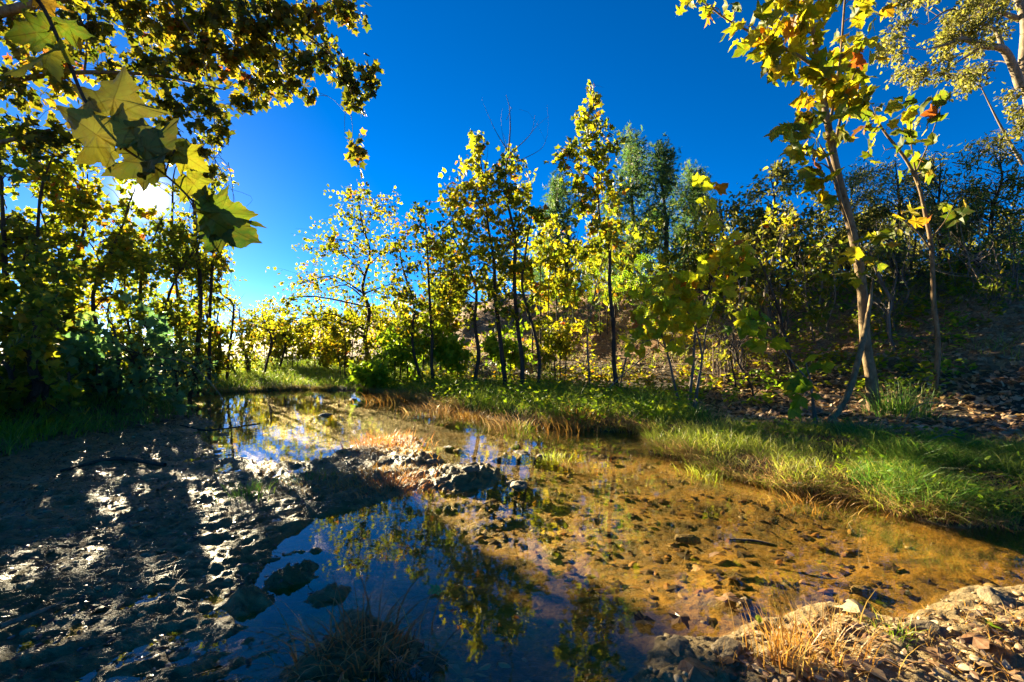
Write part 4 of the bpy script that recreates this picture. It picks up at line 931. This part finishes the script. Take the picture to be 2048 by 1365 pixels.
CL = [
 (745, 1290, 110, .12, .36, .09, 'rust', 'big red brown dead grass clump in the bottom centre beside the dark pool', (.4, 1.6), .008),
 (655, 1310, 80, .08, .24, .10, 'rust', 'low sprawling dead grass left of the big red brown clump', (.8, 1.9), .007),
 (820, 1325, 120, .05, .13, .06, 'wet', 'dark wet tuft right of the big red brown clump', (.4, 1.3), .005),
 (1560, 1320, 60, .12, .30, .04, 'orange', 'tall sparse brown and straw sedge tuft on the sandy ledge', (.1, .8), .006),
 (1640, 1300, 170, .10, .26, .09, 'orange', 'dry tan grass tuft right of the tall sedge on the ledge', (.3, 1.2), .004),
 (1790, 1270, 60, .04, .10, .04, 'grass', 'tiny green tuft on the ledge by the water', (.2, .9), .004),
 (770, 880, 420, .06, .2, .22, 'rust', 'rusty red grass clump on the far side of the muddy spit', (.3, 1.1), .008),
 (785, 965, 420, .05, .15, .16, 'rust', 'rusty brown grass mat on the near side of the muddy spit', (.5, 1.3), .006),
 (500, 985, 150, .06, .16, .10, 'sedge', 'green sprout of grass in the middle of the mud', (.2, .9), .006),
 (1155, 850, 420, .15, .38, .20, 'orange', 'orange brown tussock on the bank above the shallows', (.2, 1.0), .008),
 (800, 797, 420, .15, .36, .26, 'orange', 'rust coloured tussock at the far bank edge', (.2, 1.0), .011),
 (880, 815, 380, .15, .32, .26, 'dry', 'tan drooping tussock right of the rust coloured one', (.4, 1.2), .011),
 (1035, 843, 420, .15, .36, .24, 'dry', 'straw tussock overhanging the water by the middle clump', (.4, 1.2), .009),
 (945, 828, 300, .14, .30, .2, 'orange', 'small brown tussock between the tan and straw ones', (.4, 1.2), .009),
 (1290, 830, 300, .2, .5, .16, 'sedge', 'tall green sedge under the yellow sapling', (.3, 1.0), .009),
 (1390, 850, 240, .2, .45, .14, 'sedge', 'arching green sedge right of the yellow sapling', (.3, 1.0), .009),
 (1800, 860, 420, .25, .62, .16, 'sedge', 'tall upright sedge clump right of the mottled trunk', (.1, .9), .008),
 (1730, 900, 260, .12, .36, .16, 'sedge', 'green sedge at the foot of the mottled trunk', (.3, 1.1), .007),
 (1250, 850, 320, .12, .3, .18, 'dry', 'drooping brown grass on the shaded bank edge', (.4, 1.2), .009),
 (1110, 905, 90, .06, .18, .07, 'grassy', 'yellow tuft growing among the creek stones', (.2, .9), .007),
 (1040, 850, 120, .08, .22, .12, 'lime', 'small green tuft at the edge of the straw tussock', (.2, .9), .009),
 (30, 880, 400, .15, .4, .3, 'lime', 'sunlit green grass clump low on the left edge', (.3, 1.0), .012),
 (620, 955, 180, .04, .12, .16, 'sedge', 'dull green moss like grass on the muddy spit', (.4, 1.2), .005),
 (1420, 935, 320, .06, .2, .13, 'grassy', 'golden grass clump overhanging the creek edge', (.4, 1.2), .006),
 (1620, 985, 340, .06, .2, .16, 'orange', 'tangled straw clump at the creek edge', (.4, 1.2), .005),
]
for i, (px, py, n, h0, h1, s_, pal_, lab, ln, wd) in enumerate(CL): clump(px, py, n, h0, h1, s_, pal_, lab, 600 + i, ln, wd)

GOLD = polyW([(1000, 965), (940, 900), (960, 850), (1130, 862), (1280, 870), (1300, 908), (1440, 955), (1560, 990), (1700, 1005), (1780, 1035), (1900, 1060), (2048, 1066), W(4.5, 1.9), (2048, 1165), (1870, 1205), (1800, 1240), (1650, 1200), (1500, 1250), (1370, 1268), (1290, 1310), (1240, 1365), (900, 1365), (860, 1290), (900, 1100)])
# loose dead leaves too many to count
def litter(name, label, poly, n, size, pal, seed, tmpl='ovate', above=True, flat=.35, zoff=.008, thr=0.0, cl=1.5, rough=.6):
    rr = np.random.default_rng(seed); q = scatter(poly, n, rr)
    if thr: q = q[vnoise(q[:, 0] * cl, q[:, 1] * cl, seed) > thr]
    z = land(q[:, 0], q[:, 1])[0]
    if above is True: ok = z > -.005; q, z = q[ok], z[ok]
    elif above is False: ok = z < -.02; q, z = q[ok], z[ok]
    m = len(q); a = rr.uniform(0, 2 * math.pi, m); tip = unit(np.column_stack([np.cos(a), np.sin(a), rr.normal(0, flat * .6, m)]))
    nrm = unit(np.column_stack([rr.normal(0, flat, (m, 2)), np.ones(m)]))
    Rm = leaf_frames(tip, nrm)
    me_ = joined_leaves(name, tmpl, np.column_stack([q, z + zoff + rr.uniform(0, .012, m)]), Rm, size * rr.uniform(.5, 1.25, m), LM(pal, True, transl=.15, rough=rough, spec=.5), rr.beta(1.5, 1.5, m))
    return tag(obj(name, me_), label, 'leaf litter', kind='stuff')
hillpoly = np.array([(-3, 14.5), (1, 12.0), (4, 9.5), (7, 6), (9, 4), (22, 5), (24, 22), (8, 24), (-4, 24)])
litter('leaf_litter', 'dry brown leaf litter covering the hillside', hillpoly, 36000, .085, 'dry', 701, 'maple_lo', flat=.75)
litter('bank_litter', 'fallen leaves under the right trees', np.array([(3, 6.3), (4.4, 5.2), (5.5, 3.6), (9, 3.2), (10, 8), (5, 10), (2.5, 9)]), 7000, .09, 'dry', 702, 'maple_lo', flat=.7)
litter('mud_litter', 'dark wet leaf scraps pressed into the mud', np.array([(-.2, 1.3), (-.9, 2.2), (-1.6, 3), (-.2, 4), (-1, 5), (-3, 5.2), (-5.3, 8), (-6, 5.5), (-4.8, 3), (-3.6, 1.4), (-1, .8)]), 9000, .034, 'wet', 703, 'ovate', flat=.4, zoff=.002, rough=.3, thr=.4, cl=2.5)
litter('sunken_leaves', 'sunken leaves on the creek bed', GOLD, 520, .085, 'wet', 704, 'maple_lo', above=False, flat=.15, zoff=.004, thr=.35)
litter('sunken_debris', 'pale sunken leaf scraps on the creek bed', GOLD, 450, .075, 'orange', 705, 'ovate', above=False, flat=.15, zoff=.004, thr=.35)
litter('ledge_litter', 'dry scraps on the sandy ledge', polyW([(1480, 1280), (1700, 1240), (1900, 1250), (2048, 1190), (2100, 1400), (1450, 1400)]), 420, .04, 'dry', 706, 'ovate', flat=.4)
litter('left_litter', 'dead leaves beneath the left thicket', poly_left, 3000, .12, 'wet', 707, 'maple_lo', flat=.4)
# low leafy weeds: on the slope, and in the bank grass
def weeds(name, label, poly, n, per, hgt, size, pal, seed, tmpl='ovate', thr=.5, cl=.8):
    rr = np.random.default_rng(seed); q = scatter(poly, n, rr); q = q[vnoise(q[:, 0] * cl, q[:, 1] * cl, seed) + rr.uniform(-.1, .1, len(q)) > thr]
    z = land(q[:, 0], q[:, 1])[0]; ok = z > .02; q, z = q[ok], z[ok]; m = len(q); h = hgt * rr.uniform(.3, 1.2, m)
    ci = np.repeat(np.arange(m), per); t = rr.uniform(.15, 1, m * per); a = rr.uniform(0, 6.28, m * per)
    pos = np.column_stack([q[ci] + rr.normal(0, .25 * hgt, (m * per, 2)) * t[:, None], z[ci] + h[ci] * t])
    tip = unit(np.column_stack([np.cos(a), np.sin(a), rr.normal(.1, .5, m * per)])); nrm = unit(np.column_stack([rr.normal(0, .5, (m * per, 2)), np.ones(m * per)]))
    tag(obj(name, joined_leaves(name, tmpl, pos, leaf_frames(tip, nrm), size * rr.uniform(.5, 1.3, m * per), LM(pal, True), rr.beta(1.5, 1.5, m * per))), label, 'weeds', kind='stuff')
weeds('slope_weeds', 'low yellow green weeds scattered over the brown slope', np.array([(-3.5, 13), (0, 11.5), (3, 8.5), (7, 7), (14, 8), (16, 14), (6, 20), (-2, 20)]), 1500, 12, .42, .11, 'yel', 730, 'ovate', .5)
weeds('shade_weeds', 'low green weeds under the thicket on the slope', np.array([(2.5, 8.0), (5, 6.8), (9, 6), (15, 8), (15, 13), (6, 14)]), 900, 12, .35, .10, 'lime', 731, 'ovate', .52)
weeds('bank_weeds', 'small broad leaved weeds among the bank grass', poly_near, 420, 9, .16, .055, 'lime', 732, 'ovate', .5, 2.0)
weeds('tussock_weeds', 'leafy weeds among the grass under the slender sycamores', poly_mid, 900, 11, .36, .085, 'lime', 733, 'ovate', .48, 1.6)
# dry twigs and canes on the slope: a tangle
tw = Tubes(); rr = np.random.default_rng(77); q = scatter(np.array([(0, 14), (5, 10), (9, 6.5), (15, 7), (20, 12), (16, 18), (4, 20), (-1, 17)]), 2600, rr); zz = H(q[:, 0], q[:, 1])
for (x, y), z in zip(q, zz):
    L = rr.uniform(.25, 1.1); a = rr.uniform(0, 2 * math.pi); e_ = abs(rr.normal(.1, .35)); d_ = np.array([math.cos(a), math.sin(a), e_])
    tw.add([np.array([x, y, z]), np.array([x, y, z + .01]) + d_ * L * .5, np.array([x, y, z + .03]) + d_ * L * np.array([1, 1, .75])], [.006, .005, .002], 3)
tag(obj('dry_twigs', tw.mesh('dry_twigs', BARK['dead'])), 'tangle of dry twigs and canes over the slope', 'twigs', kind='stuff')

# pebbles on the bed and the ledge
def pebbles(name, label, poly, n, s0, s1, seed, mat, sink=.35):
    rr = np.random.default_rng(seed); q = scatter(poly, n, rr); q = q[vnoise(q[:, 0] * 1.6, q[:, 1] * 1.6, seed) + rr.uniform(-.2, .2, len(q)) > .42]; z = land(q[:, 0], q[:, 1])[0]; m = len(q)
    bm_ = bmesh.new(); bmesh.ops.create_icosphere(bm_, subdivisions=1, radius=1); V = np.array([v.co[:] for v in bm_.verts]); Fc = np.array([[v.index for v in f.verts] for f in bm_.faces]); bm_.free()
    a = rr.uniform(0, 6.28, m); s = rr.uniform(0, 1, m) ** 2.2 * (s1 - s0) + s0
    vv = V[None] * (1 + rr.uniform(-.22, .22, (m, len(V), 1))) * (s[:, None] * rr.uniform(.6, 1.3, (m, 3)) * np.array([1.1, .9, .5]))[:, None, :]
    c, sn = np.cos(a)[:, None], np.sin(a)[:, None]
    vx = vv[..., 0] * c - vv[..., 1] * sn + q[:, 0:1]; vy = vv[..., 0] * sn + vv[..., 1] * c + q[:, 1:2]; vz = vv[..., 2] + (z + s * (.5 - sink) * .6)[:, None]
    ff = Fc[None] + (np.arange(m) * len(V))[:, None, None]
    me_ = mesh_from(name, np.stack([vx, vy, vz], 2).reshape(-1, 3), ff.reshape(-1, 3), mat, True, {'rnd': ('FACE', np.repeat(rr.random(m), len(Fc)))})
    tag(obj(name, me_), label, 'pebbles', kind='stuff')
def pebble_material():
    t = NT('pebble'); f = t.n("ShaderNodeAttribute", attribute_name='rnd').outputs['Fac']; pos = t.n("ShaderNodeNewGeometry").outputs['Position']
    c = t.ramp(f, [(0, (.07, .05, .02)), (.4, (.20, .135, .05)), (.8, (.36, .26, .12)), (1, (.36, .27, .15))]); n1 = t.noise(60, 4, .6, pos)
    c = t.mix(t.math('MULTIPLY', n1, .5), c, (.10, .07, .03))
    p = t.n("ShaderNodeBsdfPrincipled", {'Base Color': c, 'Roughness': .6, 'Normal': t.n("ShaderNodeBump", {'Height': n1, 'Strength': .5, 'Distance': .01}).outputs[0]}); return t.surf(p.outputs[0])
PEB = pebble_material()
pebbles('bed_pebbles', 'pebbles strewn over the golden creek bed', GOLD, 240, .006, .035, 720, PEB, .75)
pebbles('ledge_gravel', 'tan gravel crumbs on the sandy ledge', LEDGE_LAND, 2600, .004, .026, 721, PEB)
pebbles('mud_gravel', 'small stones in the mud', np.array([(-.2, 1.3), (-.9, 2.2), (-1.6, 3), (-.2, 4), (-1, 5), (-3, 5.2), (-5.3, 8), (-6, 5.5), (-4.8, 3), (-3.6, 1.4)]), 1400, .006, .03, 722, PEB)
# stones
def stone_material():
    t = NT('creek_stone'); tc = t.n("ShaderNodeTexCoord").outputs['Object']; ri = t.n("ShaderNodeObjectInfo").outputs['Random']
    n1 = t.noise(22, 6, .7, tc); n2 = t.noise(90, 3, .6, tc)
    c = t.ramp(n1, [(.3, (.055, .038, .017)), (.5, (.16, .11, .05)), (.7, (.28, .20, .095))])
    c = t.mix(t.math('MULTIPLY', ri, .55), c, (.08, .06, .035))
    b = t.n("ShaderNodeBump", {'Height': t.math('ADD', n1, t.math('MULTIPLY', n2, .4)), 'Strength': .8, 'Distance': .01})
    p = t.n("ShaderNodeBsdfPrincipled", {'Base Color': c, 'Roughness': .75, 'Normal': b.outputs[0]}); return t.surf(p.outputs[0])
STONE = stone_material()
def stone(px, py, w, label, seed, hf=.55):
    rr = np.random.default_rng(seed); x, y = G(px, py, .02)
    bm = bmesh.new(); bmesh.ops.create_icosphere(bm, subdivisions=4, radius=1)
    p = np.array([v.co[:] for v in bm.verts]); o1 = rr.uniform(0, 50, 3)
    for _ in range(9):
        nv = unit(rr.normal(0, 1, 3)); p = p - np.maximum(p @ nv - rr.uniform(.62, .95), 0)[:, None] * nv * .75
    p = p * (1 + .22 * fbm(p[:, 0] * 1.6 + o1[0], p[:, 1] * 1.6 + p[:, 2] + o1[1], seed, 3) + .14 * fbm(p[:, 0] * 5 + o1[2], p[:, 1] * 5 + p[:, 2] * 4, seed + 3, 4))[:, None]
    p[:, 2] = np.maximum(p[:, 2], -.5) * hf; p = p * w * np.array([1.15, .8, 1])
    for v, q_ in zip(bm.verts, p): v.co = q_
    bm.normal_update()
    me_ = bpy.data.meshes.new('stone'); bm.to_mesh(me_); bm.free(); me_.materials.append(STONE)
    for p_ in me_.polygons: p_.use_smooth = True
    o = obj('stone', me_, loc=(x, y, max(H(x, y), -.03) - .05 * w)); o.rotation_euler[2] = rr.uniform(0, 6)
    tag(o, label, 'stone', 'stones in the creek')
for i, (px, py, w, lab) in enumerate([
  (1032, 886, .075, 'round tan stone standing in the shallows, topmost of the stone group'), (1042, 903, .11, 'flat broad tan stone below the round topmost one'), (1000, 912, .08, 'pale low stone at the left of the shallow stone group'),
  (1085, 908, .09, 'crumbly stone at the right of the shallow stone group'), (915, 895, .07, 'dark wet stone alone left of the stone group'), (940, 958, .065, 'lumpy mud crusted rock at the tip of the spit'), (1035, 966, .10, 'tan rock just right of the spit tip'),
  (1375, 1062, .065, 'single pale stone breaking the surface in the middle of the golden water'), (1725, 1165, .055, 'pale yellow stone left of the sandy ledge in open water'), (835, 912, .08, 'grey stone on the right flank of the muddy spit'), (865, 925, .06, 'small grey stone beside the larger one on the spit'),
  (1205, 905, .05, 'small stone in the shallows near the grassy corner'), (1140, 942, .04, 'tiny dark stone in the golden shallows'), (650, 828, .13, 'dark flat stone in the far pool'), (705, 798, .12, 'dark stone close to the far grassy bank'),
  (1490, 1195, .05, 'black wet lump beside the red brown leaf'), (1850, 1262, .065, 'sandy boulder on the ledge left of the long brown leaf'), (1455, 1310, .07, 'crusted sand lump left of the tall sedge'), (1360, 1290, .06, 'crusted sand lump at the ledge corner by the water'), (1990, 1200, .07, 'pale sandy rock at the right end of the ledge'),
  (440, 985, .05, 'thin grey stone lying on the mud'), (355, 1300, .045, 'small grey stone in the lower left mud'), (1625, 850, .14, 'pale rock in the grass by the lime seedling'), (930, 1180, .05, 'sunken stone in the dark pool')]):
    stone(px, py, w, lab, 800 + i)

# fallen leaves one can pick out
def fallen(px, py, size, pal, label, seed, z=None, tmpl='maple_hi', name='fallen_leaf'):
    rr = np.random.default_rng(seed); x, y = G(px, py, .02)
    gz_ = max(H(x, y), 0.0) if z is None else z
    o = bpy.data.objects.new(name, leaf_mesh(tmpl, LM(pal, False, transl=.2, rough=.4, veins=tmpl.startswith('maple')), seed % 5)); col.objects.link(o)
    o.location = (x, y, gz_ + .014 + .1 * size); o.scale = (size,) * 3
    o.rotation_euler = (rr.normal(0, .15), rr.normal(0, .15), rr.uniform(0, 6.28)); tag(o, label, 'leaf', 'fallen leaves')
for i, (px, py, s_, pal_, lab) in enumerate([
  (1455, 1205, .10, 'dry', 'red brown curled leaf on the sand beside the black wet lump'), (1368, 1230, .09, 'wet', 'dull brown leaf half sunk above the crusted ledge'), (1275, 1240, .09, 'wet', 'dark brown leaf sunk left of the ledge corner'), (1370, 1345, .13, 'dry', 'large orange brown leaf at the bottom edge'),
  (1600, 1335, .13, 'orange', 'tan curled leaf under the dry tuft'), (1470, 1345, .10, 'wet', 'dark curled leaf below the crusted sand'), (1935, 1285, .12, 'dry', 'long maroon leaf on the right end of the ledge'), (1850, 1320, .14, 'dry', 'brown leaf among straw in the bottom right'), (1720, 1255, .13, 'dry', 'brown leaf right of the dry tuft by the water'),
  (880, 1310, .11, 'wet', 'dark crumpled leaf beside the bottom pool'), (1400, 1140, .06, 'orange', 'small orange leaf afloat in golden water'), (1650, 1145, .07, 'orange', 'orange brown leaf caught near the pale yellow stone'), (1570, 1105, .08, 'wet', 'dark red leaf under the water right of centre'), (1440, 1110, .11, 'wet', 'long dark red leaf under the golden water'),
  (880, 1175, .07, 'teal', 'pale grey green leaf floating on the dark pool'), (1790, 985, .12, 'orange', 'orange leaf lying in the green bank grass'), (1970, 905, .16, 'orange', 'bright orange curled leaf on the bank near the right edge'), (2020, 930, .10, 'orange', 'small orange leaf lowest at the right edge of the bank'), (1820, 895, .14, 'dry', 'pale tan leaf pair spot in the bank grass'),
  (1690, 1330, .15, 'dry', 'broad tan leaf on the ledge below the dry tuft'), (300, 1010, .08, 'wet', 'dark leaf on the mud in the sun glitter'), (210, 1215, .08, 'wet', 'dark leaf on the lower left mud')]):
    fallen(px, py, s_, pal_, lab, 900 + i)
for i, (px, py, s_, lab) in enumerate([(1517, 1240, .055, 'round bright green leaf left of the tall sedge'), (2005, 1272, .10, 'narrow bright green leaf at the right end of the ledge')]):
    fallen(px, py, s_, 'lime', lab, 950 + i, tmpl='ovate', name='green_leaf')

# sticks
def stick(pts, label, bark='dead', name='fallen_stick', k=7):
    pp = np.array([[*p_] for p_ in pts], float); sp = smooth_path(pp, len(pp) * 6); b = sp[0, :3].copy(); t = Tubes()
    t.add(sp[:, :3], sp[:, 3], k); tag(obj(name, t.mesh(name, BARK[bark], b), loc=b), label, 'stick', 'sticks')
def gz(px, py, up=0.02, z=.02):
    x, y = G(px, py, z); return [x, y, max(H(x, y), -.02) + up]
x, y = P(1655, 870, 5.9)[:2]
stick([[x, y, H(x, y) - .03, .045], [*P(1695, 790, 6.0), .04], [*P(1722, 700, 6.15), .036], [*P(1738, 620, 6.3), .028], [*P(1745, 560, 6.35), .012]], 'brown curved dead stem propped against the mottled trunk', 'syc', 'leaning_stem')
x, y = P(1195, 795, 8.6)[:2]
stick([[x, y, H(x, y), .012], [*P(1240, 755, 8.4), .011], [*P(1300, 705, 8.1), .008]], 'thin pale stick slanting across the bank under the yellow sapling')
x, y = P(450, 835, 7.8)[:2]
stick([[x, y, max(H(x, y), 0), .006], [*P(440, 790, 7.8), .006], [*P(400, 745, 7.7), .008], [*P(365, 722, 7.7), .009], [*P(310, 715, 7.8), .012]], 'pale arching dead branch reaching out over the far pool', 'pale', 'arching_branch')
stick([[*gz(330, 935), .02], [*gz(230, 930), .018], [*gz(120, 945), .012]], 'dark wet branch lying on the mud below the thicket', 'dark')
stick([[*gz(315, 1000), .012], [*gz(335, 978), .011]], 'short pale stick poking out of the glittering mud')
stick([[*gz(0, 1262), .012], [*gz(70, 1235), .011], [*gz(130, 1205), .006]], 'pale stick in the lower left corner mud')
stick([[*gz(520, 845), .012], [*gz(420, 858), .012], [*gz(360, 852), .008]], 'thin dark stick afloat in the far pool', 'dark')
stick([[*gz(1460, 1072, .012), .012], [*gz(1510, 1075, .012), .014], [*gz(1555, 1083, .01), .008]], 'dark sunken twig in the golden water', 'dark')
x, y = P(1760, 1000, 3.6)[:2]
for a, lab in [([(1880, 875, 4.9), (1960, 850, 4.7), (2010, 855, 4.5)], 'long straw cane arching over the bank toward the right edge')]:
    stick([[*P(*q_), .006] for q_ in a], lab)
# arching straw blades at the right edge, each rooted in the bank
for i, (r0, pts, lab) in enumerate([((1800, 5.2), [(1830, 815, 5.2), (1900, 808, 5.1), (2010, 855, 4.9)], 'long pale reed arching right from the upright sedge'), ((1840, 4.6), [(1890, 870, 4.6), (1960, 890, 4.5), (2060, 925, 4.3)], 'long straw reed bending to the right edge'), ((1855, 4.5), [(1840, 880, 4.4), (1870, 920, 4.2), (1910, 950, 4.0)], 'straw reed bent down across the green grass')]):
    x = (r0[0] - CX) / F * r0[1]; y = r0[1]
    stick([[x, y, H(x, y), .006]] + [[*P(*q_), .005 - .0012 * k] for k, q_ in enumerate(pts)], lab, 'dead', 'bent_reed', 4)
